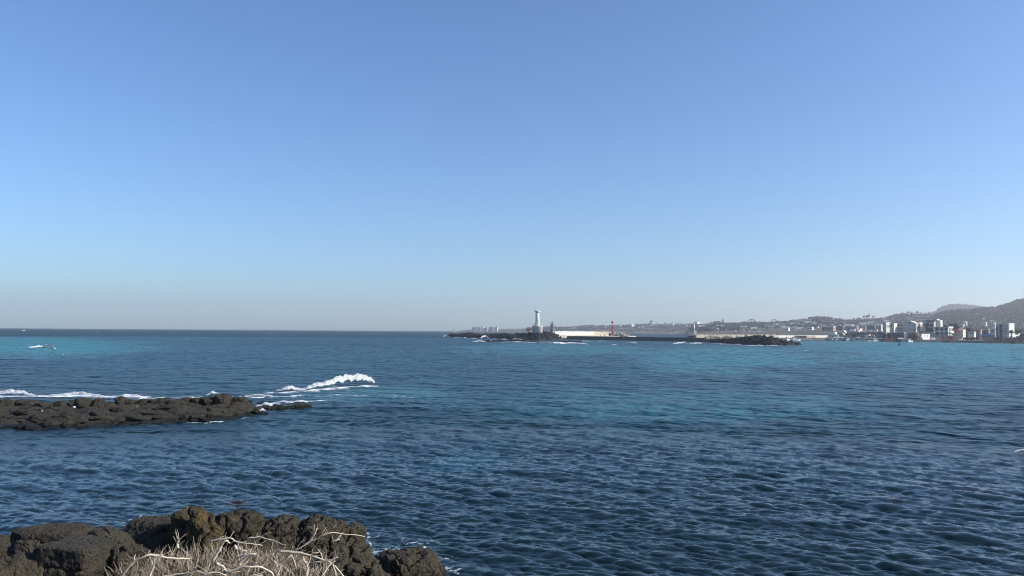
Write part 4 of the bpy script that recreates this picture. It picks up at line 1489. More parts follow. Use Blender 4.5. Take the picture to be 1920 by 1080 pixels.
# ---- white light tower on the quay's inner corner
WD = 517.0
ws = WD / FPX
p = at(1302.8, 629.4, WD)
pier = empty('pier_block', (p.x, WD, 0))
tag(pier, 'dark green stepped pier block carrying the white light tower', 'pier')
part(MB().box(-3.4, 2.6, -3, 4, -2, p.z - 0.02), 'upper_block', M_GREENY, pier)
part(MB().prism([(-7.2, -2), (-3.42, -2), (-3.42, p.z - 0.4), (-4.4, p.z - 0.9), (-7.2, 1.2)], -3, 4), 'ramp', M_GREENY, pier)
wt = empty('light_tower', (p.x, WD, p.z))
tag(wt, 'slim white light tower on the dark pier block, leaning buttress on its right', 'light tower')
part(MB().prism([(-0.5, 0), (1.15, 0), (0.85, 9.6 * ws), (-0.75, 9.6 * ws)], -0.8, 0.8), 'base', M_WHITE, wt)
part(MB().lathe([(0.55, 9.6 * ws), (0.45, 21.0 * ws)], 12, -0.45, 0), 'shaft', M_WHITE, wt, True)
part(MB().lathe([(0.45, 21.0 * ws), (0.85, 21.6 * ws), (0.85, 22.0 * ws)], 12, -0.45, 0), 'gallery', M_WHITE, wt, True)
part(MB().lathe([(0.4, 22.0 * ws), (0.4, 23.8 * ws), (0.1, 24.4 * ws)], 10, -0.45, 0), 'lantern', M_STEEL, wt, True)

# ---- tan sea wall with a row of posts, right of the white light tower
ta, tb = at(1306, 633, 512), at(1456, 634, 560)
ta.z = tb.z = 0
td = (tb - ta).normalized()
tn = Vector((-td.y, td.x, 0))
swl = empty('sea_wall', (0, 0, 0))
tag(swl, 'tan sunlit sea wall topped by a row of short posts, behind the rock mound', 'sea wall')
ns = 22
for k in range(ns):
    a, b = ta.lerp(tb, k / ns), ta.lerp(tb, (k + 1) / ns)
    zt = z_at(1306 + 150 * (k + 0.5) / ns, 628.3, (a.y + b.y) / 2)
    part(MB().add(slab_along(a + tn * random.uniform(0, 0.12), b + tn * random.uniform(0, 0.12), tn, 2.2, -1.5, zt + random.uniform(-0.1, 0.1), 0.04), BOX_F), 'wall_block', M_CONC_PALE, swl)
for k in range(64):
    a = ta.lerp(tb, (k + 0.5) / 64)
    zt = z_at(1306 + 150 * (k + 0.5) / 64, 628.3, a.y)
    h_ = random.uniform(0.5, 0.95)
    part(MB().add(slab_along(a + tn * 0.5, a + tn * 0.5 + td * 0.55, tn, 0.5, zt - 0.15, zt + h_), BOX_F), 'post', M_CONC_PALE if k % 3 else M_CONC, swl)

# ---- tetrapods
tp = MB()
dirs = [Vector((0, 0, 1)), Vector((0.943, 0, -0.333)), Vector((-0.471, 0.816, -0.333)), Vector((-0.471, -0.816, -0.333))]
for d_ in dirs:
    tp.tube([(0, 0, 0), d_ * 0.5, d_ * 1.0], [0.42, 0.36, 0.27], 8)
tet_me = {}
for nm, mt in (('pale', M_CONC_PALE), ('grey', M_CONC)):
    me = tp.mesh('tetrapod', True)
    me.materials.append(mt)
    tet_me[nm] = me


def tetrapod(pos, s, kind, label, group, g):
    o = bpy.data.objects.new('tetrapod', tet_me[kind])
    col.objects.link(o)
    o.location = pos
    o.scale = (s, s, s)
    o.rotation_euler = (g.uniform(0, 6.28), g.uniform(0, 6.28), g.uniform(0, 6.28))
    tag(o, label, 'tetrapod', group)


g = random.Random(88)
for i in range(58):
    px = 1141 + 37 * (i + g.random()) / 58
    top = float(np.interp(px, [1141, 1146, 1158, 1166, 1172, 1178], [625.5, 624.5, 622.6, 624.2, 627.6, 630.6]))
    py = g.uniform(top + 0.6, 631.2)
    d = g.uniform(676, 686) - (631 - py) * -0.6
    tetrapod(at(px, py, d), g.uniform(1.1, 1.5), 'pale' if g.random() < 0.75 else 'grey', 'pale tetrapod in the heap round the foot of the red light tower', 'tetrapods at the breakwater head', g)
for i in range(70):
    px = g.uniform(1322, 1450)
    py = g.uniform(629.6, 634.6)
    tetrapod(at(px, py, g.uniform(462, 486)), g.uniform(0.7, 1.0), 'pale' if g.random() < 0.7 else 'grey', 'pale tetrapod lying between the tan sea wall and the dark rock mound', 'tetrapods below the sea wall', g)


# ---- people on the quay
def person(px, py_feet, d, z, pose, label, turn=0.0):
    J = {'stand': [(0, 0, .95), (0, .01, 1.18), (0, 0, 1.42), (0, -.01, 1.52), (0, -.03, 1.64), (0, -.02, 1.74),
                   (.19, 0, 1.40), (.24, .02, 1.13), (.24, -.10, .90), (-.19, 0, 1.40), (-.25, .02, 1.13), (-.22, -.12, .92),
                   (.10, 0, .90), (.11, -.03, .50), (.12, .02, .08), (.12, -.14, .04), (-.10, 0, .90), (-.11, .02, .50), (-.13, .06, .08), (-.13, -.10, .04)],
         'crouch': [(0, .12, .42), (0, .02, .62), (0, -.12, .82), (0, -.17, .90), (0, -.22, 1.01), (0, -.22, 1.10),
                    (.18, -.10, .80), (.24, -.22, .58), (.14, -.40, .48), (-.18, -.10, .80), (-.24, -.22, .58), (-.14, -.40, .48),
                    (.10, .10, .40), (.14, -.26, .46), (.13, 0.0, .10), (.13, -.16, .04), (-.10, .10, .40), (-.14, -.26, .46), (-.13, 0.0, .10), (-.13, -.16, .04)]}[pose]
    E = [(0, 1), (1, 2), (2, 3), (3, 4), (4, 5), (2, 6), (6, 7), (7, 8), (2, 9), (9, 10), (10, 11), (0, 12), (12, 13), (13, 14), (14, 15), (0, 16), (16, 17), (17, 18), (18, 19)]
    Rr = [.15, .14, .15, .055, .095, .07, .07, .05, .04, .07, .05, .04, .10, .07, .045, .04, .10, .07, .045, .04]
    me = bpy.data.meshes.new('person')
    me.from_pydata(J, E, [])
    o = link('person', me, None, M_CLOTH)
    me.materials.append(M_SKIN)
    sk = o.modifiers.new('skin', 'SKIN')
    for i, r in enumerate(Rr):
        me.skin_vertices[0].data[i].radius = (r, r * 0.85)
    me.skin_vertices[0].data[0].use_root = True
    o.modifiers.new('sub', 'SUBSURF').levels = 1
    o.location = ((px - 960) / FPX * d, d, z)
    o.rotation_euler = (0, 0, turn)
    tag(o, label, 'person')


def quay_at(px):
    k = ((px - 960) / FPX)
    # where the sight line crosses the quay's middle line
    a, e = qa + qn * 3.4, qd
    t = (k * a.y - a.x) / (e.x - k * e.y)
    return a + e * t


for px, pose, lb, tr in ((1133.5, 'stand', 'person in dark clothes standing on the quay before the end of the white parapet', 0.4),
                         (1126, 'crouch', 'person crouching on the quay to the left of the standing one', -0.5),
                         (1159.5, 'stand', 'person in dark clothes on the quay in front of the tetrapod heap', 0.9)):
    q = quay_at(px)
    person(px, 0, q.y, QTOP + 0.05, pose, lb, tr)

# ---- marks in the water
p = sea_pt(1686.6, 648.2)
mp = empty('marker_post', (p.x, p.y, 0))
tag(mp, 'dark marker post standing alone in the water off the town', 'marker post')
part(MB().lathe([(0.50, -2), (0.46, 0.6), (0.30, 1.0), (0.24, 2.6)], 12), 'post', M_BLACK, mp, True)
part(MB().lathe([(0.34, 2.6), (0.36, 3.0), (0.10, 3.2)], 10), 'cap', M_BLACK, mp, True)
p = at(851, 620.3, 2600)
bt = empty('beacon', (p.x, 2600, -0.5))
tag(bt, 'tiny pale beacon tower alone in the open sea left of the dark islet', 'beacon')
part(MB().lathe([(2.6, -1), (2.2, 2.6), (1.0, 3.2)], 12), 'base', M_WHITE, bt)
part(MB().lathe([(0.75, 3.2), (0.6, 10.2), (0.9, 10.3), (0.3, 11.4)], 10), 'mast', M_DARK, bt)
# ------------------------------------------------------------------ the town
YAW = R(-45)


class Building:
    """a block turned so that its shaded front and, narrowly, its sunlit right side face the viewer; u along the front, v up, in photo pixels"""
    def __init__(self, name, label, cat, pxl, pxr, ytop, ybase, d, depth, yaw=YAW, group=None, zbase=None):
        self.s = d / FPX
        self.d = d
        self.view = math.atan((pxl + pxr) / 2 / FPX - 960 / FPX)
        self.yaw = yaw
        self.k = max(0.25, math.cos(yaw) - math.tan(self.view) * math.sin(yaw))
        self.w = (pxr - pxl) * self.s / self.k
        pm = (pxl + pxr) / 2
        self.zb = z_at(pm, ybase, d) if zbase is None else zbase
        self.h = z_at(pm, ytop, d) - self.zb
        self.depth = depth
        self.root = empty(name, ((pm - 960) / FPX * d, d, self.zb), yaw)
        tag(self.root, label, cat, group)
        self.px = self.s / self.k

    def body(self, mat, z0=None, z1=None, x0=None, x1=None, y0=0.0, y1=None, name='wall', label=None):
        mb = MB().box(-self.w / 2 if x0 is None else x0, self.w / 2 if x1 is None else x1, y0, self.depth if y1 is None else y1, min(-2.5, 0.9 - self.zb) if z0 is None and self.d < 690 else -4.0 if z0 is None else z0, self.h if z1 is None else z1)
        return part(mb, name, mat, self.root, label=label)

    def X(self, u):          # 0..1 along the front
        return -self.w / 2 + self.w * u

    def window(self, u0, u1, v0, v1, frame=M_WHITE, side=False, fr=0.10, parent=None):
        """window with a frame proud of the wall and a pane; on the front, or on the right side"""
        z0, z1 = self.h * v0, self.h * v1
        if side:
            a0, a1 = self.depth * u0, self.depth * u1
            X = self.w / 2
            mb = MB()
            for (p0, p1, q0, q1) in ((a0, a1, z0, z0 + fr), (a0, a1, z1 - fr, z1), (a0, a0 + fr, z0 + fr, z1 - fr), (a1 - fr, a1, z0 + fr, z1 - fr)):
                mb.box(X - 0.02, X + 0.10, p0, p1, q0, q1)
            w = part(mb, 'window', frame, self.root)
            part(MB().box(X - 0.02, X + 0.03, a0 + fr, a1 - fr, z0 + fr, z1 - fr), 'pane', M_GLASS, w)
        else:
            a0, a1 = self.X(u0), self.X(u1)
            mb = MB()
            for (p0, p1, q0, q1) in ((a0, a1, z0, z0 + fr), (a0, a1, z1 - fr, z1), (a0, a0 + fr, z0 + fr, z1 - fr), (a1 - fr, a1, z0 + fr, z1 - fr)):
                mb.box(p0, p1, -0.10, 0.02, q0, q1)
            w = part(mb, 'window', frame, self.root)
            part(MB().box(a0 + fr, a1 - fr, -0.03, 0.02, z0 + fr, z1 - fr), 'pane', M_GLASS, w)
        return w

    def gable(self, mat, rise, over=0.4, name='roof'):
        w, d, h = self.w, self.depth, self.h
        n = 0.25
        poly = [(-w / 2 - over, h - 0.1), (0, h + rise), (w / 2 + over, h - 0.1), (w / 2 + over, h + n - 0.1), (0, h + rise + n), (-w / 2 - over, h + n - 0.1)]
        return part(MB().prism(poly, -over, d + over), name, mat, self.root)

    def flat_roof(self, mat, over=0.25, t=0.35, name='roof'):
        return part(MB().box(-self.w / 2 - over, self.w / 2 + over, -over, self.depth + over, self.h + 0.003, self.h + t), name, mat, self.root)


# grey hall with a gable
b = Building('gabled_hall', 'pale blue grey hall with a gable front and a dark vent near its peak', 'hall', 1693, 1717, 607.5, 622.6, 640, 10)
b.body(M_BLUEGREY)
rise = 5.6 * b.s
part(MB().prism([(-b.w / 2, b.h), (b.w / 2, b.h), (0, b.h + rise)], 0.02, b.depth - 0.02), 'gable', M_BLUEGREY, b.root)
b.gable(M_GREY, rise)
b.window(0.46, 0.60, 1.10, 1.24, M_DARK)
b.window(0.52, 0.60, 0.24, 0.38, M_DARK)
b.window(0.84, 0.93, 0.18, 0.36, M_DARK)
b.window(0.80, 0.9, 0.72, 0.82, M_DARK)
part(MB().box(-b.w / 2 - 0.05, -b.w / 2 + 0.6, -0.08, 0.05, 0, b.h), 'corner_trim', M_GREY, b.root)
for k in range(3):
    b.window(0.12 + 0.3 * k, 0.30 + 0.3 * k, 0.25, 0.8, M_WHITE, side=True)

# flat grey block left of it
b = Building('flat_block', 'flat roofed grey block directly left of the gabled hall', 'building', 1676, 1693, 606.5, 622.4, 655, 10)
b.body(M_GREY)
b.flat_roof(M_GREY)
for r in range(2):
    for k in range(3):
        b.window(0.12 + 0.3 * k, 0.32 + 0.3 * k, 0.30 + 0.36 * r, 0.50 + 0.36 * r, M_CREAM)
b = Building('corner_house', 'narrow cream house with a bright sunlit side, left of the flat grey block', 'house', 1668, 1676, 606.8, 622, 640, 7)
b.body(M_CREAM)
b.flat_roof(M_WHITE)
b.window(0.25, 0.55, 0.55, 0.85, M_WHITE)
b = Building('corner_house', 'slim house with a brilliant white right wall at the left end of the town front', 'house', 1655, 1661, 605.2, 621.5, 648, 9)
b.body(M_GREY)
b.flat_roof(M_WHITE)
for k in range(3):
    b.window(0.15 + 0.28 * k, 0.30 + 0.28 * k, 0.45, 0.75, M_CREAM, side=True)
b = Building('side_house', 'stepped house with bright sunlit end walls right behind the gabled hall', 'house', 1718, 1723, 605, 622, 660, 9)
b.body(M_CREAM)
b.flat_roof(M_GREY)
part(MB().box(b.w / 2 - 0.3, b.w / 2 + 4, 2, 9, 0, b.h * 0.55), 'annex', M_CREAM, b.root)
for k in range(2):
    b.window(0.15 + 0.4 * k, 0.40 + 0.4 * k, 0.3, 0.8, M_WHITE, side=True)

# modern building with white piers
b = Building('modern_building', 'tall modern building of white piers and dark recesses under a flat overhanging roof', 'building', 1729, 1752, 600.5, 622.6, 640, 10)
b.body(M_GREY, y0=1.2)
part(MB().box(b.X(0.02), b.X(0.10), -0.3, b.depth, -2, b.h * 0.78), 'pier', M_WHITE, b.root)
part(MB().box(b.X(0.17), b.X(0.24), -0.3, 3, -2, b.h * 0.50), 'pier', M_WHITE, b.root)
part(MB().box(b.X(0.40), b.X(1.02), -0.9, b.depth, b.h * 0.86, b.h * 1.0), 'dark_fascia', M_DARK, b.root)
part(MB().box(b.X(0.04), b.X(0.62), 0.5, b.depth, b.h * 1.005, b.h * 1.07), 'upper_slab', M_WHITE, b.root)
part(MB().box(b.X(0.62) + 0.02, b.X(1.10), 2.5, b.depth, b.h * 1.005, b.h * 1.12), 'rooftop_block', M_GREY, b.root)
part(MB().box(b.X(0.92), b.X(1.0) + 0.1, -0.5, 5, -2, b.h * 0.86), 'pier', M_WHITE, b.root)
part(MB().box(b.X(1.0) + 0.12, b.X(1.0) + 3.2, 4.0, 9, -2, b.h * 1.0), 'stair_tower', M_WHITE, b.root)
part(MB().box(b.X(0.55), b.X(0.90), 0.8, 1.3, b.h * 0.42, b.h * 0.86), 'wall_panel', M_CREAM, b.root)
part(MB().box(b.X(0.26), b.X(0.90), 0.6, 1.25, 0, b.h * 0.36), 'ground_floor', M_GREENY, b.root)
for (u0, u1, v0, v1) in ((0.12, 0.26, 0.55, 0.68), (0.30, 0.50, 0.40, 0.74), (0.62, 0.86, 0.48, 0.66), (0.30, 0.58, 0.06, 0.28), (0.64, 0.86, 0.06, 0.28)):
    z0, z1 = b.h * v0, b.h * v1
    wv = part(MB().box(b.X(u0), b.X(u1), 0.35, 0.62, z0, z1), 'window', M_DARK, b.root)
    part(MB().box(b.X(u0) + 0.15, b.X(u1) - 0.15, 0.28, 0.36, z0 + 0.15, z1 - 0.15), 'pane', M_GLASS, wv)
b.window(0.16, 0.24, 0.4, 0.62, M_CREAM, side=True)

# two storey building with white frames
b = Building('arcade_building', 'two storey building with white frames round wide dark windows and a balcony band', 'building', 1752, 1778, 613, 629.5, 600, 10.5)
b.body(M_GREY, y0=0.6)
part(MB().box(b.X(-0.02), b.X(1.02), -0.6, b.depth + 0.2, b.h * 0.94, b.h * 1.02), 'roof', M_GREY, b.root)
part(MB().box(b.X(0.0), b.X(1.0), -0.9, 0.59, b.h * 0.46, b.h * 0.56), 'balcony_band', M_WHITE, b.root)
for u in (0.0, 0.34, 0.66, 0.95):
    part(MB().box(b.X(u), b.X(u + 0.05), -0.5, 0.58, -1, b.h * 0.455), 'lower_post', M_WHITE, b.root)
    part(MB().box(b.X(u), b.X(u + 0.05), -0.5, 0.58, b.h * 0.565, b.h * 0.935), 'upper_post', M_WHITE, b.root)
for u in (0.07, 0.41, 0.73):
    b.window(u, u + 0.23, 0.62, 0.88, M_GREY)
    b.window(u, u + 0.23, 0.14, 0.42, M_GREY)
part(MB().box(b.w / 2 + 0.02, b.w / 2 + 1.2, 0.5, 9, b.h * 0.36, b.h * 0.50), 'side_balcony', M_WHITE, b.root)
for a0 in (0.1, 0.4, 0.7):
    b.window(a0, a0 + 0.2, 0.56, 0.9, M_WHITE, side=True)
    b.window(a0, a0 + 0.2, 0.08, 0.32, M_WHITE, side=True)
part(MB().box(b.w / 2 - 0.02, b.w / 2 + 0.25, -0.4, b.depth, b.h * 0.9, b.h * 1.05), 'white_cornice', M_WHITE, b.root)

# low white shed with two small windows
b = Building('white_shed', 'low brilliant white shed with two small square windows by the harbour', 'shed', 1723.5, 1727.5, 626.2, 636.5, 585, 9.6, R(-62))
b.body(M_WHITE)
b.flat_roof(M_GREY, 0.1, 0.2)
for u in (0.28, 0.68):
    b.window(u, u + 0.09, 0.56, 0.74, M_DARK, side=True)
b = Building('teal_store', 'low store under a long teal roof behind the white shed', 'store', 1722, 1750, 622.4, 627, 622, 8)
b.body(M_GREY)
b.flat_roof(M_TEAL, 0.4, 0.6)

# brown thatched dome
p = at(1716, 637, 588)
dm = empty('thatched_hut', (p.x, 588, 1.7))
tag(dm, 'broad brown thatched dome left of the white shed', 'hut')
w = 11.6 * 588 / FPX
part(MB().lathe([(w * 0.98, -1), (w * 0.98, 1.7)], 24), 'wall', M_BROWN, dm, True)
part(MB().lathe([(w * 1.04, 1.6), (w * 0.98, 2.6), (w * 0.85, 3.9), (w * 0.6, 4.9), (w * 0.3, 5.5), (0.2, 5.7)], 24), 'roof', M_BROWN, dm, True)
part(MB().box(-0.9, 0.9, -w - 0.1, -w + 0.4, 0, 1.4), 'door', M_DARK, dm)
part(MB().box(1.8, 3.0, -w - 0.05, -w + 0.6, 0, 1.3), 'awning_panel', M_WHITE, dm)

# terracotta buildings
b = Building('terracotta_house', 'terracotta house on the waterfront with two dark openings', 'house', 1767, 1786, 629.6, 638.6, 585, 8, R(-20))
b.body(M_ORANGE)
b.flat_roof(M_PINK, 0.25, 0.25)
part(MB().box(b.X(0.10), b.X(0.34), -0.12, 0.02, 0, b.h * 0.86), 'door_surround', M_CREAM, b.root)
part(MB().box(b.X(0.17), b.X(0.29), -0.18, -0.05, 0, b.h * 0.72), 'door', M_DARK, b.root)
b.window(0.66, 0.86, 0.28, 0.74, M_PINK)
b = Building('pink_house', 'pinkish two storey house with a lit cream side, right of the white framed building', 'house', 1787, 1797, 617.2, 630, 605, 9)
b.body(M_ORANGE, z0=b.h * 0.42, name='upper_wall')
b.body(M_GREY, z1=b.h * 0.417, name='lower_wall')
b.flat_roof(M_PINK, 0.2, 0.3)
part(MB().box(b.w / 2 + 0.02, b.w / 2 + 2.6, 1, 8, -1, b.h * 0.95), 'side_wing', M_CREAM, b.root)
b.window(0.35, 0.75, 0.12, 0.34, M_CREAM)
b.window(0.25, 0.7, 0.55, 0.85, M_CREAM)

# blue roofed pavilion
b = Building('blue_roofed_pavilion', 'open pavilion under a wide pale blue roof', 'pavilion', 1840, 1863, 631, 639, 590, 9, R(-25))
part(MB().box(b.X(0.04), b.X(0.96), 2.5, b.depth - 0.5, -1, b.h), 'wall', M_GREY, b.root)
for u in (0.02, 0.18, 0.34, 0.5, 0.66, 0.82, 0.96):
    part(MB().box(b.X(u), b.X(u) + 0.35, 0.2, 0.55, -1, b.h), 'post', M_CREAM, b.root)
w2 = b.w / 2
part(MB().prism([(-w2 - 1.2, b.h), (w2 + 1.0, b.h), (w2 * 0.55, b.h + 2.0), (-w2 * 0.72, b.h + 2.0)], -0.8, b.depth + 0.8), 'roof', M_BLUEROOF, b.root)

# dark tower block and the white tower
b = Building('apartment_tower', 'narrow grey apartment tower with tall dark glass strips on its face', 'building', 1871.5, 1890, 607.6, 634.5, 600, 9, R(-30))
b.body(M_BLUEGREY)
part(MB().box(b.X(0.10), b.X(0.34), -0.14, 0.02, b.h * 0.03, b.h * 0.99), 'glass_strip', M_GLASS, b.root)
part(MB().box(b.X(0.40), b.X(0.44), -0.14, 0.02, b.h * 0.03, b.h * 0.97), 'glass_strip', M_GLASS, b.root)
part(MB().box(b.X(-0.24), b.X(-0.005), 0.8, 7, -2, b.h * 0.88), 'side_wing', M_DARK, b.root)
part(MB().box(b.X(0.36), b.X(0.64), -0.7, -0.15, b.h * 0.50, b.h * 0.53), 'canopy', M_DARK, b.root)
b.flat_roof(M_GREY, 0.15, 0.3)
for k in range(5):
    b.window(0.56, 0.70, 0.10 + 0.18 * k, 0.20 + 0.18 * k, M_GREY)
    b.window(0.78, 0.92, 0.10 + 0.18 * k, 0.20 + 0.18 * k, M_GREY)
b = Building('white_tower_house', 'plain bright white tower house at the right, beside the grey apartment tower', 'house', 1886, 1892, 606, 634, 606, 6.6, R(-62))
b.body(M_WHITE)
b.flat_roof(M_DARK, 0.1, 0.25)
b.window(0.3, 0.6, 0.12, 0.2, M_GREY, side=True)
b = Building('white_house', 'low white house at the foot of the white tower with a stepped parapet', 'house', 1887.5, 1891, 624.5, 634.5, 584, 13, R(-62))
b.body(M_WHITE, z1=b.h * 0.72)
part(MB().box(b.X(0.05), b.X(0.97), 0.8, 7.5, b.h * 0.723, b.h), 'upper_floor', M_WHITE, b.root)
b.window(0.66, 0.76, 0.2, 0.52, M_GREY, side=True)
b.window(0.86, 0.95, 0.2, 0.5, M_GREY, side=True)
p = at(1897, 632.5, 575)
st = empty('stone_lantern', (p.x, 575, p.z))
tag(st, 'mushroom shaped stone monument standing before the low white house', 'monument')
part(MB().lathe([(1.5, -2), (1.3, 0.6), (0.7, 1.0), (0.6, 3.0)], 12), 'pedestal', M_GREY, st, True)
part(MB().lathe([(0.7, 3.0), (1.9, 3.4), (1.7, 4.3), (0.9, 5.0), (0.2, 5.3)], 14), 'cap', M_DARK, st, True)

# remaining named houses of the front rows: label, px0, px1, top, base, distance, depth, wall, roof, kind
ROWS = [
    ('long reddish roofed store right of the pink house', 1820, 1838, 618.5, 626.5, 640, 9, M_PINK, M_PINK, 'f'),
    ('greenish house with a pale band right of the reddish store', 1841, 1852, 618.2, 624.6, 650, 8, M_GREENY, M_CREAM, 'f'),
    ('small house with bright white door frames left of the apartment tower', 1855, 1866, 618, 625.5, 655, 8, M_CREAM, M_DARK, 'f'),
    ('white flat roofed house above the brown slope right of the pink house', 1815, 1826, 622.6, 627.5, 620, 7, M_WHITE, M_GREY, 'f'),
    ('house with a pale roof line behind the pink house', 1788, 1806, 608, 616, 720, 9, M_GREY, M_CREAM, 'f'),
    ('small white house with a lit gable on the slope behind the pink house', 1803, 1811, 603.6, 613, 760, 9, M_GREY, M_GREY, 'g'),
    ('beige house on the slope above the reddish store', 1840, 1848, 604, 612, 800, 9, M_CREAM, M_CREAM, 'f'),
    ('grey house halfway up the slope left of the apartment tower', 1858, 1865, 605.5, 616, 780, 8, M_GREY, M_GREY, 'g'),
    ('house with white roof at the right edge of the picture', 1914, 1932, 624, 629, 600, 8, M_GREY, M_WHITE, 'g'),
    ('green roofed house at the right edge below the white roofed one', 1911, 1930, 629.4, 634, 585, 8, M_GREENY, M_GREENY, 'g'),
    ('long grey workshop with a dark front behind the moored boats', 1624, 1640, 610.4, 620.5, 720, 12, M_DARK, M_GREY, 'f'),
    ('pale grey house with dark window bands right of the dark workshop', 1640, 1652, 609.8, 620.6, 700, 10, M_BLUEGREY, M_GREY, 'w'),
    ('low house with white eaves left of the dark workshop', 1608, 1623, 611, 620, 740, 10, M_CREAM, M_WHITE, 'f'),
    ('low brownish house with a white roof behind the moored boats', 1583, 1606, 613, 621.5, 760, 10, M_PINK, M_WHITE, 'f'),
    ('long low white building with a dark window strip by the boat yard', 1590, 1612, 616.5, 620.8, 700, 8, M_WHITE, M_WHITE, 'w'),
    ('brown house with a bright left corner above the far harbour wall', 1566, 1580, 611.4, 619, 800, 10, M_BROWN, M_WHITE, 'f'),
    ('house with a white roof above the middle of the far harbour wall', 1541, 1562, 612.4, 620.6, 820, 10, M_PINK, M_WHITE, 'f'),
    ('white house standing out on the slope above the far harbour wall', 1513, 1522, 613.6, 619, 860, 8, M_WHITE, M_CREAM, 'f'),
    ('small bright white block on the slope above the white moored boat', 1474, 1478, 614.6, 620, 880, 6, M_WHITE, M_WHITE, 'f'),
    ('low dark shed with a pitched roof left of the orange boat', 1640, 1660, 626, 631.5, 640, 12, M_DARK, M_DARK, 'g'),
    ('long dark boat shed behind the moored boats', 1588, 1640, 624, 631.5, 690, 12, M_DARK, M_DARK, 'f'),
    ('long low grey wall house under the gabled hall', 1664, 1694, 624.4, 629.6, 625, 9, M_GREENY, M_GREY, 'f'),
    ('grey store with a pale roof right of the teal store', 1746, 1756, 625.5, 631, 605, 8, M_GREY, M_GREY, 'f'),
]
for lb, a, c, yt, yb, d, dep, wm, rm, kd in ROWS:
    if d >= 690:
        d = ground_d((a + c) / 2, yb)
        dep = dep * d / 760
    b = Building('house' if 'house' in lb else 'building', lb, 'house' if 'house' in lb else 'building', a, c, yt, yb, d, dep * (0.62 if d < 1000 or a < 1740 else 0.4), R(random.uniform(-50, -38)))
    b.body(wm)
    if kd == 'g':
        part(MB().prism([(-b.w / 2, b.h), (b.w / 2, b.h), (0, b.h + 1.6)], 0.02, b.depth - 0.02), 'gable', wm, b.root)
        b.gable(rm, 1.6)
    else:
        b.flat_roof(rm, 0.3, 0.4)
    nw = max(1, int(b.w / 3.2))
    for k in range(min(nw, 7)):
        u = (k + 0.5) / nw
        if u > 1:
            break
        b.window(u - 0.28 / nw, u + 0.28 / nw, 0.38, 0.74, M_WHITE if wm is not M_WHITE else M_GREY)
    b.window(0.25, 0.5, 0.35, 0.75, M_WHITE if wm is not M_WHITE else M_GREY, side=True)


# ---- houses scattered on the slopes: small copies
def proto_house(kind):
    root = empty('hill_house', (0, 0, 0))
    if kind == 0:
        part(MB().box(-4, 4, -3, 3, -2.5, 3.4), 'wall', M_WHITE, root)
        part(MB().prism([(-4.4, 3.3), (4.4, 3.3), (4.4, 3.5), (0, 5.4), (-4.4, 3.5)], -3.4, 3.4), 'roof', M_GREY, root)
    elif kind == 1:
        part(MB().box(-4.5, 4.5, -3.5, 3.5, -2.5, 6.2), 'wall', M_WHITE, root)
        part(MB().box(-4.7, 4.7, -3.7, 3.7, 6.203, 6.6), 'roof', M_CREAM, root)
    else:
        part(MB().box(-5, 5, -3, 3, -2.5, 3.2), 'wall', M_CREAM, root)
        part(MB().prism([(-5.4, 3.1), (5.4, 3.1), (5.4, 3.3), (0, 5.0), (-5.4, 3.3)], -3.4, 3.4), 'roof', M_ORANGE, root)
    for k in (-1, 1):
        part(MB().box(k * 2.2 - 0.8, k * 2.2 + 0.8, {0: -3.06, 1: -3.56, 2: -3.06}[kind], -2.9, 1.0, 2.4), 'window', M_GLASS, root)
    return root


HP = [proto_house(k) for k in range(3)]
HT = [tree_of(h) for h in HP]
hused = [False] * 3


def hill_house(land, px, t, kind, s, label, group, rz=None):
    if hused[kind]:
        o = copy_tree(HP[kind], HT[kind])
    else:
        o = HP[kind]
        hused[kind] = True
    o.location = land.put(px, t)
    o.rotation_euler = (0, 0, R(random.uniform(-55, 50)) if rz is None else rz)
    o.scale = (s, s, s)
    tag(o, label, 'house', group)


g = random.Random(51)
FARL = [(0, 985, 'tiny white house on the low far point left of the lighthouse'), (985, 1200, 'tiny white house on the hazy far shore behind the white parapet'),
        (1200, 1400, 'tiny white house on the hazy far slope across the bay water')]


def far_label(px):
    return next(l for a, b_, l in FARL if a <= px < b_)


# (px, py of its middle, width px): the ones the photo shows on the far shore
for px, py, w, kd in ((945, 614.8, 3, 0), (949, 615, 2, 0), (955, 615.5, 3, 1), (960, 614.6, 2.4, 0), (965, 614.8, 3, 1), (970, 614.7, 2.5, 0), (976, 614.6, 2.5, 0), (928, 617.8, 4, 0), (966, 617.4, 2, 0), (982, 614.3, 2.5, 1),
                      (1044, 617, 5, 0), (1051, 617.4, 4, 0), (1058, 618.2, 4, 0), (1068, 617.6, 4, 0), (1075, 616.4, 4, 1), (1083, 614.7, 4, 2), (1100, 614.6, 4.4, 1), (1107, 614.4, 3, 0), (1113, 615.4, 5, 0), (1126, 614.8, 3, 2), (1134, 615.4, 5.6, 0),
                      (1076, 612.4, 4, 2), (1088, 612, 3, 1), (1162, 613.4, 5, 1), (1166, 612.6, 4, 0), (1184, 612.4, 11, 0), (1199, 613.5, 2.5, 0), (1204, 613, 4, 0), (1213, 612.2, 4, 2), (1222, 612.4, 5, 0), (1234, 613, 4, 0), (1238, 609.4, 3, 0),
                      (1250, 606, 5, 1), (1249, 610.6, 2, 1), (1261, 610.6, 5, 1), (1279, 609.4, 3, 0), (1287, 611.4, 4, 1), (1294, 613.6, 3, 0)):
    # find the slope place under that sight line
    land = COAST if px < 1288 else MID
    best = min((abs(z_at(px, py + 0.6, land.d0 + (land.d1 - land.d0) * t) - float(land.put(px, t).z)), t) for t in [i / 40 for i in range(0, 40)])
    d = land.d0 + (land.d1 - land.d0) * best[1]
    hill_house(land, px, best[1], kd, w * d / FPX / 9.0, far_label(px), 'tiny houses on the far shore')
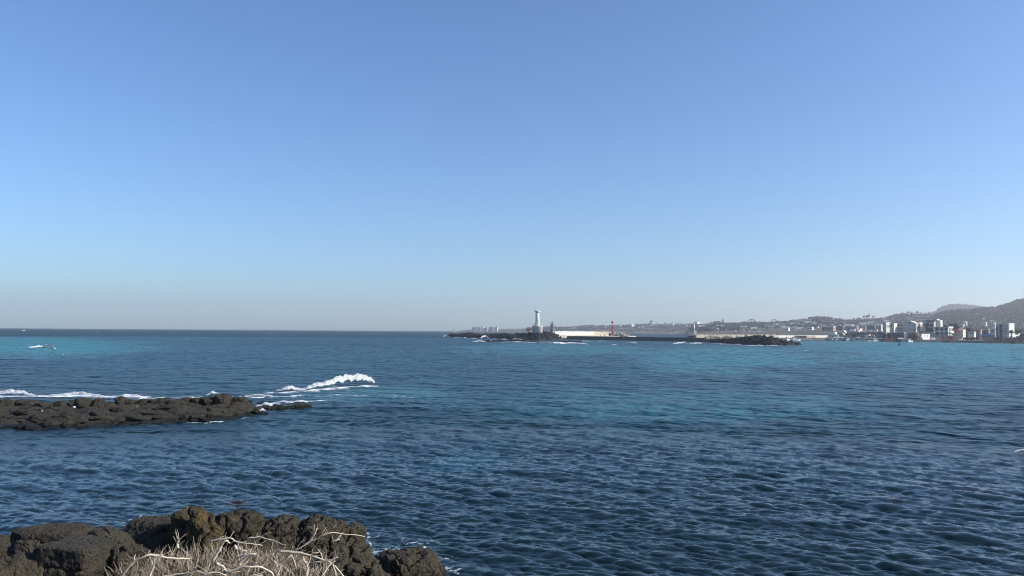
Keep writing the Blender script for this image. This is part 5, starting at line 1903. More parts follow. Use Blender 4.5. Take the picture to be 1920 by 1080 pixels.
# bigger blocks on the far point
for px0, px1, yt, yb, wm, lb in ((886, 890.5, 614, 617.8, M_GREY, 'leftmost grey block on the low far point, beside a white one'), (890.6, 895, 613, 617.8, M_WHITE, 'white block on the low far point, left end'), (895.4, 901, 613.4, 617.6, M_GREY, 'grey block right of the white one on the low far point'),
                                 (901.6, 906, 613.4, 617, M_WHITE, 'white stepped block in the middle of the low far point'), (906.6, 914, 614.6, 617.4, M_BLUEGREY, 'low blue grey block on the low far point'), (918, 924.6, 613.4, 617, M_GREY, 'dark grey block right of the gap on the low far point'),
                                 (925.6, 928.4, 613.6, 617, M_WHITE, 'narrow white block on the low far point'), (928.8, 933, 613.2, 617, M_GREY, 'grey block right of the narrow white one on the low far point')):
    b = Building('apartment_block', lb, 'building', px0, px1, yt, yb + 2.5, 3020, 10, R(-20))
    b.body(wm)
    b.flat_roof(M_GREY, 0.4, 0.6)
    for k in range(2):
        b.window(0.12, 0.88, 0.30 + 0.3 * k, 0.42 + 0.3 * k, M_CREAM, fr=0.4)

# ---- houses and greenhouses on the middle hill
MH = [(1307, 608.8, 9, 1), (1312, 613.6, 6, 1), (1320, 614.8, 5, 0), (1325, 615, 4, 1), (1345, 618, 7, 0), (1350, 618, 4, 1), (1364, 618, 6, 0), (1378, 622, 4, 1), (1392, 619.6, 7, 0), (1408, 616.6, 4, 0), (1413, 617.5, 3, 0), (1424, 622, 6, 1), (1432, 622, 4, 1),
      (1454, 605.6, 3, 0), (1460, 617.6, 4, 0), (1476, 617.4, 4.6, 1), (1493, 618, 4, 0), (1511, 621.6, 3, 0), (1518, 610, 4, 0), (1523, 616, 5, 2), (1544, 617.4, 3, 1), (1583, 607.6, 4, 0), (1595, 605.2, 8, 2), (1604, 601.6, 6, 0),
      (1645, 608.6, 4, 0), (1652, 609, 4, 1), (1711, 602.6, 4, 0), (1716, 603, 3, 1), (1655, 613, 5, 2), (1568, 613.6, 3, 0), (1533, 614, 4, 1), (1500, 613.4, 3, 0), (1487, 621, 3, 0), (1530, 611.6, 4, 0), (1537, 610.8, 5, 1), (1560, 609.8, 5, 0), (1574, 610.4, 4, 2), (1597, 611.2, 5, 1), (1612, 606, 4, 0), (1628, 607.6, 4, 1), (1636, 600.8, 3, 0), (1448, 613, 4, 0), (1466, 612.4, 4, 2), (1388, 614.4, 4, 1), (1370, 611.4, 4, 0), (1336, 610.6, 3, 0), (1490, 611.8, 3, 1), (1404, 620.6, 4, 0), (1675, 599.6, 3, 0)]
for px, py, w, kd in MH:
    best = min((abs(z_at(px, py + 1.0, MID.d0 + (MID.d1 - MID.d0) * t) - float(MID.put(px, t).z)), t) for t in [i / 60 for i in range(0, 58)])
    d = MID.d0 + (MID.d1 - MID.d0) * best[1]
    lb = 'small pale house on the hillside behind the tan sea wall' if px < 1440 else 'small pale house on the hillside above the far harbour wall' if px < 1575 else 'small pale house on the hillside behind the town front'
    hill_house(MID, px, best[1], kd, max(0.45, w * d / FPX / 9.0), lb, 'houses scattered on the middle hill')

g = random.Random(61)
for i in range(80):
    px = g.uniform(1556, 1915)
    d = g.uniform(690, 960)
    kd = g.choice((0, 0, 1, 1, 2))
    sc_ = g.uniform(0.42, 0.72)
    q = Vector(((px - 960) / FPX * d, d, ground_z(px, d)))
    if hused[kd]:
        o = copy_tree(HP[kd], HT[kd])
    o.location = q
    o.rotation_euler = (0, 0, R(g.uniform(-58, -30)))
    o.scale = (sc_, sc_, sc_)
    tag(o, ('small pale house among the roofs behind the moored boats' if px < 1690 else 'small pale house among the roofs behind the thatched dome and white shed' if px < 1790 else 'small pale house among the roofs left of the apartment tower'), 'house', 'small houses of the town')

gh = MB()
for k in range(3):
    arc = [(-4.2 + k * 9 + 4.2 * (1 - math.cos(math.pi * i / 6)), 0.4 + 2.6 * math.sin(math.pi * i / 6)) for i in range(7)]
    arc = [(arc[0][0], -1.5)] + arc + [(arc[-1][0], -1.5)]
    gh.prism(arc, -4, 4)
gh_me = gh.mesh('greenhouse')
gh_me.materials.append(M_PLASTIC)
GH = [(1376, 613.2, 18), (1395, 612.6, 12), (1341, 615, 8), (1331, 616.4, 8), (1361, 618.4, 8), (1456, 608, 36), (1430, 607.6, 10), (1505, 609.4, 22), (1527, 606.4, 14), (1542, 610.4, 10), (1550, 612.8, 16), (1552, 598.8, 30), (1580, 599, 28), (1549, 603.2, 20), (1603, 601.4, 8), (1470, 614, 14), (1413, 615, 10), (1562, 605, 12), (1848, 597.6, 18), (1860, 602.4, 12), (1836, 588.6, 20), (1404, 610.4, 26), (1440, 611.8, 20), (1489, 606.6, 18), (1520, 603.6, 22), (1590, 609.2, 14), (1634, 604.2, 12), (1620, 607, 16), (1575, 605.2, 18), (1660, 601, 10), (1350, 611, 14), (1320, 612, 10), (1500, 616, 14)]
for px, py, w in GH:
    land = NEAR if px > 1760 else MID
    best = min((abs(z_at(px, py + 0.8, land.d0 + (land.d1 - land.d0) * t) - float(land.put(px, t).z)), t) for t in [i / 60 for i in range(0, 58)])
    q = land.put(px, best[1])
    o = bpy.data.objects.new('greenhouse', gh_me)
    col.objects.link(o)
    o.location = q
    o.scale = (w * q.y / FPX / 27.0, 1.6, min(1.6, 0.30 * q.y / FPX + 0.7))
    o.location.x -= w * q.y / FPX / 27.0 * 9
    lb = ('long white greenhouse on the slope behind the tan sea wall' if px < 1420 else 'white greenhouse strip on the slope above the far harbour wall' if px < 1545 else 'long white greenhouse along the hilltop left of the moored boats' if px < 1620 else 'pale greenhouse strip on the wooded right hill')
    tag(o, lb, 'greenhouse', 'greenhouses on the slopes')

# ---- far harbour wall
fw = empty('harbour_wall', (0, 0, 0))
tag(fw, 'far harbour wall with a pale top and a dark waterside, behind the white boats', 'harbour wall')
fa, fb = sea_pt(1452, 637.6), sea_pt(1563, 638.2)
fa = Vector(((1452 - 960) / FPX * 640, 640, 0))
fb = Vector(((1563 - 960) / FPX * 694, 694, 0))
fd_ = (fb - fa).normalized()
nf = Vector((-fd_.y, fd_.x, 0))
n_ = Vector((0, 1, 0))
for k in range(14):
    a, b_ = fa.lerp(fb, k / 14), fa.lerp(fb, (k + 1) / 14)
    pm_, dm_ = 1452 + 111 * (k + .5) / 14, (a.y + b_.y) / 2
    zt = z_at(pm_, 633.4, dm_)
    part(MB().add(slab_along(a, b_, nf, 5, -2, zt + random.uniform(-.1, .1), 0.04), BOX_F), 'quay_block', M_CONC_DARK, fw)
    z2 = z_at(pm_, 629.4, dm_ + 5)
    part(MB().add(slab_along(a + nf * 6, b_ + nf * 6, nf, 1.5, -2, z2 + random.uniform(-.1, .1), 0.04), BOX_F), 'parapet_block', M_PARAPET if k not in (8, 9, 10) else M_CONC_PALE, fw)
    part(MB().add(slab_along(a + nf * 5.7, b_ + nf * 5.7, nf, 2.2, z2 + 0.12, z2 + 0.45, 0.02), BOX_F), 'coping', M_WHITE, fw)
for k in range(9):
    u = (1500 + k * 2.5 - 1452) / 111
    c_ = fa.lerp(fb, u) + nf * 5.2
    part(MB().add(slab_along(c_ - fd_ * 0.28, c_ + fd_ * 0.28, nf, 0.7, 1.5, z_at(1452 + 111 * u, 629.0, c_.y)), BOX_F), 'buttress', M_CONC_DARK, fw)

# town quay edge
tq = empty('town_quay', (0, 0, 0))
tag(tq, 'low dark quay edge running along the town waterfront', 'quay')
for k in range(16):
    p0, p1 = 1562 + 206 * k / 16, 1562 + 206 * (k + 1) / 16
    a, b_ = sea_pt(p0, float(np.interp(p0, SH_PX, SH_PY))), sea_pt(p1, float(np.interp(p1, SH_PX, SH_PY)))
    part(MB().add(slab_along(a - n_ * 1.2, b_ - n_ * 1.2, n_, 4, -2, 1.75 + random.uniform(-.06, .06), 0.05), BOX_F), 'quay_block', M_CONC_DARK, tq)


# ---- boats
def boat(label, px, d, L, hull_m, cabin_m, rz, mast=0.0, cab=(0.1, 0.45, 1.9), group='fishing boats in the harbour'):
    root = empty('fishing_boat', ((px - 960) / FPX * d, d, 0), rz)
    tag(root, label, 'boat', group)
    n = 12
    rows = []
    for i in range(n + 1):
        t = i / n * 2 - 1
        bw = L * 0.15 * (1 - max(0, t) ** 2.4) ** 0.8 * (1 - 0.12 * max(0, -t)) + 0.02
        sheer = 0.9 + 0.55 * max(0, t) ** 2 * (L / 9) + 0.1 * t * t
        x = t * L / 2
        rows.append([(x * 0.9, 0, -0.5), (x * 0.95, -bw * 0.7, -0.2), (x, -bw, sheer), (x, -bw * 0.86, sheer), (x * 0.97, -bw * 0.84, sheer - 0.35),
                     (x * 0.97, bw * 0.84, sheer - 0.35), (x, bw * 0.86, sheer), (x, bw, sheer), (x * 0.95, bw * 0.7, -0.2)])
    v = [p for r in rows for p in r]
    m = len(rows[0])
    fs = [(i * m + j, i * m + (j + 1) % m, (i + 1) * m + (j + 1) % m, (i + 1) * m + j) for i in range(n) for j in range(m)]
    fs += [tuple(range(m)), tuple(n * m + j for j in range(m - 1, -1, -1))]
    part(MB().add(v, fs), 'hull', hull_m, root)
    c0, c1, ch = cab
    w = L * 0.10
    x0, x1 = -L / 2 + L * c0, -L / 2 + L * c1
    cb = part(MB().prism([(x0, 0.55), (x1, 0.55), (x1 - 0.25, 0.6 + ch), (x0, 0.6 + ch)], -w, w), 'cabin', cabin_m, root)
    part(MB().box(x0 + 0.2, x1 - 0.55, -w - 0.04, w + 0.04, 0.6 + ch * 0.5, 0.6 + ch * 0.82), 'cabin_window', M_GLASS, cb)
    part(MB().box(x0 - 0.2, x1 + 0.1, -w - 0.15, w + 0.15, 0.603 + ch, 0.72 + ch), 'cabin_roof', cabin_m, cb)
    if mast:
        mm = MB().tube([(x1 + 0.3, 0, 0.5), (x1 + 0.3, 0, mast)], [0.09, 0.05], 5)
        mm.tube([(x1 + 0.3, 0, mast * 0.8), (x0, 0, mast * 0.62)], 0.04, 4)
        part(mm, 'mast', M_STEEL, root)
    return root


boat('white boat with a high cabin moored left of the far harbour wall arches', 1492, 628, 8.0, M_WHITE, M_WHITE, R(10), 4.5, (0.12, 0.5, 2.2))
boat('white boat half hidden behind the right foot of the rock mound', 1461, 610, 7.6, M_WHITE, M_WHITE, R(-15), 4.0)
boat('small white boat between the rock mound and the far harbour wall', 1477, 640, 5.4, M_WHITE, M_CREAM, R(40), 0)
boat('boat with orange superstructure showing over the brown top of the rock mound', 1436, 560, 9.5, M_WHITE, M_ORANGE, R(20), 8.6, (0.15, 0.6, 4.0))
for (px, L, hm, cm, ma, lb) in ((1553, 7, M_DARK, M_WHITE, 4, 'dark hulled boat with white cabin at the right end of the far harbour wall'), (1562, 6, M_WHITE, M_GREY, 0, 'low white boat at the left end of the town quay'), (1571, 7, M_WHITE, M_CREAM, 5, 'cream cabined boat second from the left along the town quay'),
                               (1580, 8, M_GREY, M_WHITE, 6, 'grey boat with a mast along the town quay'), (1592.5, 8, M_WHITE, M_WHITE, 11, 'white boat beneath the tallest pole at the town quay'), (1603, 7, M_CREAM, M_WHITE, 5, 'cream boat right of the tallest pole'), (1613, 8, M_WHITE, M_TEAL, 4, 'white boat with a teal cabin in the middle of the town quay'),
                               (1622, 8, M_WHITE, M_CREAM, 5, 'white boat with cream cabin right of the teal cabined one'), (1632, 8, M_CREAM, M_DARK, 4, 'cream boat with a dark cabin along the town quay'), (1643, 9, M_WHITE, M_WHITE, 6, 'larger white boat just left of the orange boat'),
                               (1697, 6, M_GREY, M_WHITE, 0, 'small grey boat below the thatched dome'), (1706, 6, M_WHITE, M_WHITE, 4, 'small white boat beside the thatched dome')):
    sd_ = shore_d(px)
    boat(lb, px, sd_ - 4.2, L * 0.85, hm, cm, R(random.uniform(-25, 25)), ma * 0.8, (0.12, 0.5, 1.7))
boat('large orange red fishing boat moored at the town quay', 1669, shore_d(1669) - 4.6, 10.0, M_ORANGE, M_ORANGE, R(-6), 5.0, (0.08, 0.62, 1.9))
boat('low dark hulled boat lying off the terracotta house', 1775, shore_d(1775) - 12, 7.0, M_BLACK, M_DARK, R(5), 0, (0.3, 0.55, 0.7))


# ---- parked vans and cars on the quay, seen as small blocks of body and glass
def make_car():
    root = empty('parked_car', (0, 0, 0))
    part(MB().prism([(-2.1, 0.35), (2.1, 0.35), (2.1, 0.85), (1.2, 0.95), (0.75, 1.45), (-1.2, 1.45), (-1.9, 0.95), (-2.1, 0.9)], -0.85, 0.85), 'body', M_WHITE, root)
    part(MB().prism([(-1.6, 0.98), (1.0, 0.98), (0.68, 1.36), (-1.1, 1.36)], -0.87, 0.87), 'window', M_GLASS, root)
    for x_ in (-1.3, 1.3):
        for y_ in (-0.78, 0.78):
            w_ = part(MB().lathe([(0.33, -0.1), (0.33, 0.1)], 10), 'wheel', M_BLACK, root)
            w_.rotation_euler = (R(90), 0, 0)
            w_.location = (x_, y_, 0.33)
    return root


CP = make_car()
CT = tree_of(CP)
for i, px in enumerate((1567, 1576, 1587, 1598, 1609, 1618, 1627, 1637, 1650, 1688, 1724, 1748, 1756)):
    o = CP if i == 0 else copy_tree(CP, CT)
    d = shore_d(px) + 6.5
    o.location = ((px - 960) / FPX * d, d, 1.52)
    o.rotation_euler = (0, 0, R(random.uniform(-20, 20)))
    o.scale = (1.0, 1.0, 1.25)
    tag(o, 'white vehicle parked along the town quay behind the moored boats' if px < 1690 else 'white vehicle parked near the white shed on the town waterfront', 'car', 'vehicles parked along the quay')

# ---- poles
for px, y0, y1, d, lb in ((1592, 619, 634, 612, 'tall pale pole rising from the boats at the town quay'), (1788.5, 607, 632, 603, 'thin dark utility pole left of the pink house'), (1797.5, 606, 634, 604, 'thin dark utility pole in front of the pink house lit side'),
                          (1801.5, 605, 633, 610, 'thin dark utility pole right of the pink house'), (1699.5, 614, 636, 615, 'thin pale lamp pole in front of the gabled hall'), (1457.5, 609, 634, 600, 'thin dark mast standing right of the rock mound'), (1786, 600, 630, 700, 'dark pole topped pole above the arcade roof')):
    lb = lb.replace('dark pole topped pole above the arcade roof', 'dark pole rising behind the white framed two storey building')
    p = at(px, y1, d)
    o = empty('utility_pole', (p.x, d, p.z))
    tag(o, lb, 'pole')
    h = z_at(px, y0, d) - p.z
    m_ = M_STEEL if 'pale' in lb else M_DARK
    part(MB().tube([(0, 0, -0.5), (0, 0, h)], [0.16, 0.10], 6), 'shaft', m_, o)
    part(MB().box(-0.7, 0.7, -0.06, 0.06, h * 0.93, h * 0.95), 'crossarm', m_, o)

# ---- town trees and hedges
for px, py, d, k, s, lb, gp in ((1664, 618, 655, 1, 0.9, 'dark garden tree between the slim house and the cream house', None), (1657, 623, 630, 1, 0.7, 'low dark bush tree under the slim bright walled house', None), (1788, 602, 720, 1, 1.1, 'dark conical tree behind the pink house', None),
                                (1816, 612, 690, 1, 1.0, 'dark evergreen above the white flat roofed house on the slope', None), (1870, 619, 660, 1, 0.8, 'dark tree at the left foot of the apartment tower', None), (1772, 607, 760, 0, 1.4, 'broad dark tree crown behind the white framed two storey building', None),
                                (1908, 617, 680, 0, 1.2, 'broad dark tree right of the white tower house', None), (1822, 632, 585, 1, 0.6, 'brownish bush left of the blue roofed pavilion', 'bushes by the pavilion'), (1828, 633, 586, 1, 0.5, 'brownish bush left of the blue roofed pavilion', 'bushes by the pavilion'),
                                (1812, 633, 588, 1, 0.55, 'brownish bush left of the blue roofed pavilion', 'bushes by the pavilion'), (1866, 634, 586, 1, 0.55, 'dark bush just right of the blue roofed pavilion', None), (1705, 624, 628, 1, 0.5, 'small dark tree in front of the gabled hall', None)):
    zt = z_at(px, py, d)
    gz = ground_z(px, d) if d > 600 else 1.5
    s2 = max(0.3, (zt - gz) / 8.8)
    plant(k, Vector(((px - 960) / FPX * d, d, gz - 0.1)), s2, lb, gp or 'trees among the town houses', s / s2)
g = np.random.default_rng(91)
n = 240
px = g.uniform(1560, 1960, n)
d = g.uniform(640, 900, n)
v, f = leaf_cloud(np.stack([(px - 960) / FPX * d, d, np.array([ground_z(a_, b_) for a_, b_ in zip(px, d)]) + 0.6 + g.uniform(-0.5, 0.8, n)], 1), g.uniform(1.6, 3.4, n), 22, 0.45, 92)
tag(link('garden_scrub', np_mesh('garden_scrub', v, f, False), None, M_LEAF), kind='stuff')
# ------------------------------------------------------------------ breaking water
M_FOAM, nt, b, _out = new_mat('white_water')
b.inputs['Roughness'].default_value = 0.8
_geo = nt.nodes.new('ShaderNodeNewGeometry')
_at = nt.nodes.new('ShaderNodeAttribute')
_at.attribute_name = 'edge'
_n1 = N(nt, 'ShaderNodeTexNoise', Scale=2.6, Detail=6.0, Roughness=0.7)
nt.links.new(_geo.outputs['Position'], _n1.inputs['Vector'])
nt.links.new(ramp(nt, _n1.outputs['Fac'], [(0.32, (0.50, 0.55, 0.58)), (0.5, (0.74, 0.76, 0.77)), (0.66, (0.85, 0.86, 0.86))]), b.inputs['Base Color'])
_bp = N(nt, 'ShaderNodeBump', Strength=0.8, Distance=0.5)
nt.links.new(_n1.outputs['Fac'], _bp.inputs['Height'])
nt.links.new(_bp.outputs[0], b.inputs['Normal'])
_n2 = N(nt, 'ShaderNodeTexNoise', Scale=5.0, Detail=4.0, Roughness=0.7)
nt.links.new(_geo.outputs['Position'], _n2.inputs['Vector'])
nt.links.new(math_n(nt, 'MULTIPLY', math_n(nt, 'ADD', math_n(nt, 'SUBTRACT', _n2.outputs['Fac'], 0.72), math_n(nt, 'MULTIPLY', _at.outputs['Fac'], 0.9)), 6.0, True), b.inputs['Alpha'])
_tr = N(nt, 'ShaderNodeBsdfTranslucent', Color=(0.78, 0.80, 0.82, 1))
_tp = nt.nodes.new('ShaderNodeBsdfTransparent')
_m1 = nt.nodes.new('ShaderNodeMixShader')
_m2 = nt.nodes.new('ShaderNodeMixShader')
nt.links.new(b.inputs['Alpha'].links[0].from_socket, _m1.inputs[0])
nt.links.new(_tp.outputs[0], _m1.inputs[1])
nt.links.new(_tr.outputs[0], _m1.inputs[2])
_m2.inputs[0].default_value = 0.26
nt.links.new(b.outputs[0], _m2.inputs[1])
nt.links.new(_m1.outputs[0], _m2.inputs[2])
nt.links.new(_m2.outputs[0], _out.inputs['Surface'])


def sea_z(x, y):
    o = waves(np.array([x]), np.array([y]), np.array([0.3]))
    return float(o[2][0])


def foam_mesh(name, pts, wf, wb, seed, grain=0.5, dens=1.0, cut=0.16):
    """pts: photo px, py of its foot, height px; a ragged crest of foam with wf metres in front and wb behind"""
    P = [q[0] for q in pts]
    L = sum((sea_pt(a[0], a[1]) - sea_pt(b_[0], b_[1])).length for a, b_ in zip(pts[:-1], pts[1:]))
    n = int(min(420, max(14, L / grain * 3.2 * dens)))
    m = 22
    pxs = np.linspace(P[0], P[-1], n)
    yb = np.interp(pxs, P, [q[1] for q in pts])
    hp = np.interp(pxs, P, [q[2] for q in pts])
    base = np.array([list(sea_pt(a, c)) for a, c in zip(pxs, yb)])
    h = hp * base[:, 1] / FPX
    t = np.linspace(-1, 1, m)
    off = np.where(t < 0, t * wf, t * wb)
    x = base[:, 0][:, None] + 0 * off[None, :]
    y = base[:, 1][:, None] + wf * 0.5 + off[None, :]
    x = (x / base[:, 1][:, None]) * y
    q = np3(x.ravel(), y.ravel()) / grain
    n1 = fbm(q * 0.9, 4, seed)
    n2 = np.abs(fbm(q * 2.6, 3, seed + 3))
    prof = np.clip(1 - np.abs(t) ** 1.6, 0, 1)[None, :] * np.where(t < 0, 1.0, 0.9)[None, :]
    e = (prof * np.ones((n, 1))).ravel()
    z = np.repeat(h, m) * (e ** 0.8 * (0.95 + 0.45 * n1) + 0.28 * n2 * e)
    sz = np.array([sea_z(a, c) for a, c in zip(base[:, 0], base[:, 1])])
    alive = (e * (1 + 0.9 * n1)) > cut + 0.22 * (n2 < 0.06)
    alive &= np.repeat(h, m) > 0.03
    X = x.ravel() + grain * 0.35 * fbm(q * 1.7 + 40, 3, seed + 7)
    Y = y.ravel() + grain * 0.35 * fbm(q * 1.7 + 80, 3, seed + 8)
    v = np.stack([X, Y, np.repeat(sz, m) + 0.02 + z], 1)
    f = grid_faces(n, m)[:, ::-1]
    f = f[np.all(alive[f], 1)]
    if len(f) == 0:
        return None
    used = np.unique(f)
    mp = np.full(len(v), -1)
    mp[used] = np.arange(len(used))
    return v[used], mp[f], np.clip((e * (1 + 0.9 * n1) - cut) * 1.3, 0, 1)[used]


def spray(pts, n, seed, r0, r1, up=1.25):
    g = np.random.default_rng(seed)
    P = [q[0] for q in pts]
    px = g.uniform(P[0], P[-1], n)
    yb = np.interp(px, P, [q[1] for q in pts])
    hp = np.interp(px, P, [q[2] for q in pts])
    V, F = [], []
    o = np.array([(1, 0, 0), (-1, 0, 0), (0, 1, 0), (0, -1, 0), (0, 0, 1), (0, 0, -1)], float)
    fo = np.array([(0, 2, 4), (2, 1, 4), (1, 3, 4), (3, 0, 4), (2, 0, 5), (1, 2, 5), (3, 1, 5), (0, 3, 5)])
    for i in range(n):
        b_ = sea_pt(px[i], yb[i])
        h = hp[i] * b_.y / FPX
        r = g.uniform(r0, r1)
        c = np.array([b_.x + g.normal(0, 0.15), b_.y + g.uniform(0, 1.6), h * g.uniform(0.5, up)])
        F.append(fo + len(V) * 6)
        V.append(o * r * g.uniform(0.6, 1.3, 3) + c)
    return np.concatenate(V), np.concatenate(F)


BW = [(518, 734, 1), (527, 734.5, 4), (540, 734, 9), (552, 733, 6), (566, 733.5, 3), (582, 732, 9), (600, 730.5, 10), (616, 729, 13), (632, 726.5, 17), (645, 724, 18), (660, 722.5, 17.5), (675, 721, 17), (688, 720, 14), (697, 719.6, 8), (702, 719.6, 2)]
bw = foam_mesh('breaking_wave', [(a_, b_, c_ * 1.1) for a_, b_, c_ in BW], 1.8, 2.4, 201, 0.75, 1.9, 0.12)
wave = link('breaking_wave', np_mesh('breaking_wave', bw[0], bw[1], True, {'edge': bw[2]}), None, M_FOAM)
tag(wave, 'large white breaking wave rolling in past the right end of the near reef', 'breaking wave')
sp = spray(BW[8:-1], 150, 202, 0.015, 0.055, 1.1)
tag(link('spray', np_mesh('spray', sp[0], sp[1], False, {'edge': np.ones(len(sp[0]))}), wave, M_FOAM), kind='stuff')
# the smooth back of the same wave
def swell(pts, width, seed):
    P = [q[0] for q in pts]
    n, m = 90, 24
    pxs = np.linspace(P[0], P[-1], n)
    base = np.array([list(sea_pt(a, c)) for a, c in zip(pxs, np.interp(pxs, P, [q[1] for q in pts]))])
    h = np.interp(pxs, P, [q[2] for q in pts]) * base[:, 1] / FPX
    t = np.linspace(0, 1, m)
    return base, h, t


W2 = [(50, 653.5, 1), (56, 653.6, 2.4), (64, 653, 3.4), (72, 652, 5.0), (77, 652, 3), (81, 651.4, 3.6), (88, 652, 6.4), (96, 654, 6.8), (101, 655.2, 4.0), (104, 655.4, 0.5)]
r_ = foam_mesh('w', W2, 3.4, 3.0, 211, 1.3, 1.0, 0.08)
w2 = link('breaking_wave', np_mesh('breaking_wave', r_[0], r_[1], True, {'edge': r_[2]}), None, M_FOAM)
tag(w2, 'white crest breaking in two humps over the turquoise shallows at the left', 'breaking wave')


def foam_group(lines, wf, wb, seed, grain, name, kind=None, cut=0.16, dens=1.0):
    V, F, A, k = [], [], [], 0
    for i, ln in enumerate(lines):
        r = foam_mesh(name, ln, wf, wb, seed + i * 11, grain, dens, cut)
        if r is None:
            continue
        V.append(r[0])
        F.append(r[1] + k)
        A.append(r[2])
        k += len(r[0])
    o = link(name, np_mesh(name, np.concatenate(V), np.concatenate(F), True, {'edge': np.concatenate(A)}), None, M_FOAM)
    tag(o, kind=kind or 'stuff')
    return o


# surf thrown up behind the reef
foam_group([[(-180, 746, 8), (-60, 747, 11), (-20, 747, 9), (10, 747, 12), (34, 747, 12), (50, 747, 9), (66, 748, 4), (90, 748, 4), (112, 748, 7), (135, 747, 8), (150, 747, 10), (170, 747.5, 8), (188, 748, 6), (200, 749, 2)],
            [(216, 749, 3), (232, 749, 6), (244, 748, 7), (258, 748, 5), (266, 748, 1)], [(386, 743, 2), (395, 742, 5), (405, 741, 6), (414, 742, 3), (418, 742, 1)],
            [(458, 745, 1), (475, 744, 3), (500, 745, 3.6), (512, 746, 2)], [(480, 764, 2), (495, 762, 5), (507, 762, 3), (510, 762, 1)], [(476, 772, 1), (486, 771, 3), (496, 768, 2.4), (498, 768, 1)], [(534, 758, 1), (552, 757, 4), (570, 756, 4), (578, 756, 1)]],
           0.7, 1.0, 221, 0.3, 'surf_foam')
foam_group([[(-60, 801, 2), (-20, 802, 3), (10, 801, 3), (26, 801, 1.2)], [(664, 1003, 3), (676, 1008, 6), (690, 1030, 8), (696, 1033, 3)], [(672, 997, 2), (684, 1000, 3), (696, 1003, 1.4)], [(786, 1034, 1.5), (795, 1034, 4), (803, 1034, 1)]], 0.16, 0.22, 231, 0.09, 'surf_foam', cut=0.3)
# surf on the islet, the low reef, the quay and the mound
foam_group([[(830, 631.6, 1.6), (836, 631.6, 3), (842, 632.2, 1.4)], [(850, 633.4, .8), (860, 633.6, 1.2), (870, 634, 1.4), (876, 634, .6)], [(878, 634.6, .6), (886, 635, 1.4), (894, 635, .8)], [(901, 635.2, 1), (904, 635, 5), (908, 635, 6.6), (912, 635, 5.6), (916, 635.4, 3), (918, 635.6, .6)], [(918, 636, .6), (926, 636.2, 1.6), (934, 636.6, .6)],
            [(886, 641.4, .8), (894, 641, 2.6), (902, 641, 2.6), (910, 641, 1)], [(914, 640.6, 1), (920, 640.6, 2.4), (925, 640.6, 1)], [(942, 637, 2.6), (948, 638.6, 3), (952, 638.6, 1)], [(958, 637, .8), (966, 637, 3), (974, 637.4, 2.6), (980, 637.6, 1)], [(984, 635.2, 1.0), (988, 635, 1.4)],
            [(936, 642, .8), (950, 642.2, 1.6), (964, 642.6, 2.2), (980, 642.4, 1.6), (996, 642.6, 1.2), (1006, 642.8, 1)], [(1008, 643.6, 2), (1016, 644.8, 4.4), (1026, 645.4, 4.6), (1038, 645.8, 5.2), (1050, 645.8, 4.6), (1060, 645.4, 3), (1072, 645.4, 4.2), (1082, 645.6, 3.2), (1094, 645.8, 2), (1104, 645.8, .6)],
            [(1146, 648, .8), (1154, 647.4, 2), (1158, 648, .8)], [(1176, 643.4, .8), (1184, 643.6, 2.6), (1194, 643.8, 1)], [(1262, 645.4, 1), (1272, 644.8, 3), (1282, 644.6, 3), (1292, 645.4, 1.2)], [(1294, 645.2, 1), (1304, 645, 2.6), (1312, 644.6, 2.2), (1316, 644.6, .6)], [(1278, 641.6, .6), (1282, 641.8, 2.4), (1286, 642, .6)],
            [(1336, 644.6, 1), (1345, 645, 2), (1354, 645.4, 1)], [(1350, 646, 1), (1360, 646.4, 2), (1368, 646.6, 1.4), (1374, 647, .8)], [(1376, 647.6, 1), (1384, 648, 2.6), (1392, 648.4, 1)], [(1398, 648.6, .8), (1410, 648.8, 1.4), (1424, 648.8, 2), (1432, 649, 1)], [(1436, 649, .8), (1450, 649, 1), (1460, 649, .8)],
            [(1090, 640, .6), (1100, 640, 1.4), (1110, 640.2, .6)], [(1122, 640.2, .6), (1130, 640, 1.2), (1138, 640.4, .6)]],
           2.6, 2.6, 241, 1.3, 'surf_foam', cut=0.09, dens=1.3)
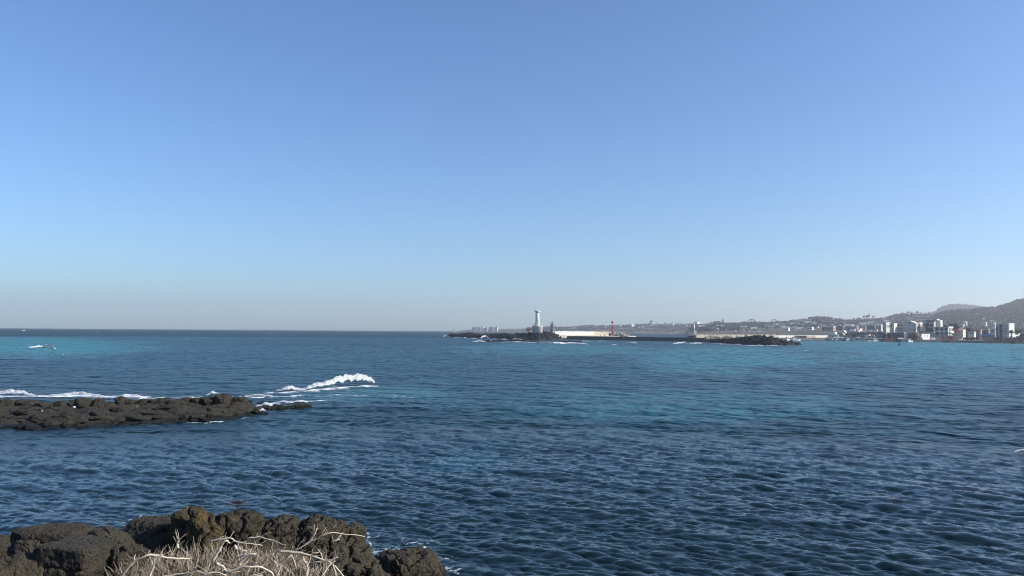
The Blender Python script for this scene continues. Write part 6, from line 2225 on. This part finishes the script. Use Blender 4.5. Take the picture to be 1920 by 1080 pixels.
# whitecaps on the open water
WC = [(45, 621, 11, 1.5), (104, 630.4, 5, 1.0), (183, 624.2, 4, .7), (255, 623, 5, .8), (118, 665.6, 6, 1.0), (352, 637.4, 10, .8), (508, 626, 8, .6), (720, 626.4, 7, .6), (1512, 657.8, 8, .9), (1350, 691.6, 9, 1.0), (1374, 851, 8, 1.2)]
for i, (px, py, w, h) in enumerate(WC):
    r = foam_mesh('whitecap', [(px - w / 2, py, h * .4), (px - w * .2, py, h), (px + w * .2, py - .1, h * .9), (px + w / 2, py + .1, h * .3)], min(2.2, 0.004 * sea_pt(px, py).y + 0.1), min(2.6, 0.005 * sea_pt(px, py).y + 0.1), 300 + i * 7, max(0.15, min(1.6, w * sea_pt(px, py).y / FPX / 4)), 1.0)
    if r is None:
        continue
    o = link('whitecap', np_mesh('whitecap', r[0], r[1], True, {'edge': r[2]}), None, M_FOAM)
    tag(o, 'small white crest breaking on the open water towards the horizon' if px < 1000 else 'small white crest breaking in the right half of the bay', 'whitecap', 'whitecaps scattered over the sea')
p = foam_mesh('w', [(1902, 852, 1.5), (1908, 851.5, 3), (1914, 851, 4), (1922, 851, 4), (1930, 852, 1.5)], 0.3, 0.4, 401, 0.16, 1.0, 0.25)
o = link('breaking_wave', np_mesh('breaking_wave', p[0], p[1], True, {'edge': p[2]}), None, M_FOAM)
tag(o, 'small splash over a hidden rock at the right edge of the bay', 'breaking wave')

# ------------------------------------------------------------------ repeats that share a label are told apart by their order from the left
ORD = 'first second third fourth fifth sixth seventh eighth ninth tenth eleventh twelfth thirteenth fourteenth fifteenth sixteenth seventeenth eighteenth nineteenth twentieth'.split()
ORD += ['twenty-' + w for w in ORD[:9]] + ['thirtieth'] + ['thirty-' + w for w in ORD[:9]] + ['fortieth'] + ['forty-' + w for w in ORD[:9]]
bpy.context.view_layer.update()
same = {}
for o in bpy.data.objects:
    if o.get('category') and o.get('label') and o['category'] != 'tetrapod':
        same.setdefault(o['label'], []).append(o)
for lb, objs in same.items():
    if len(objs) < 2:
        continue

    def side(o):
        c = o.matrix_world.translation
        if c.length < 1e-6 and o.type == 'MESH':
            c = sum((Vector(b_) for b_ in o.bound_box), Vector()) / 8
        return c.x / c.y
    objs.sort(key=side)
    for k, o in enumerate(objs):
        o['label'] = lb + (', %s from left' % ORD[k] if k < len(objs) - 1 else ', rightmost')
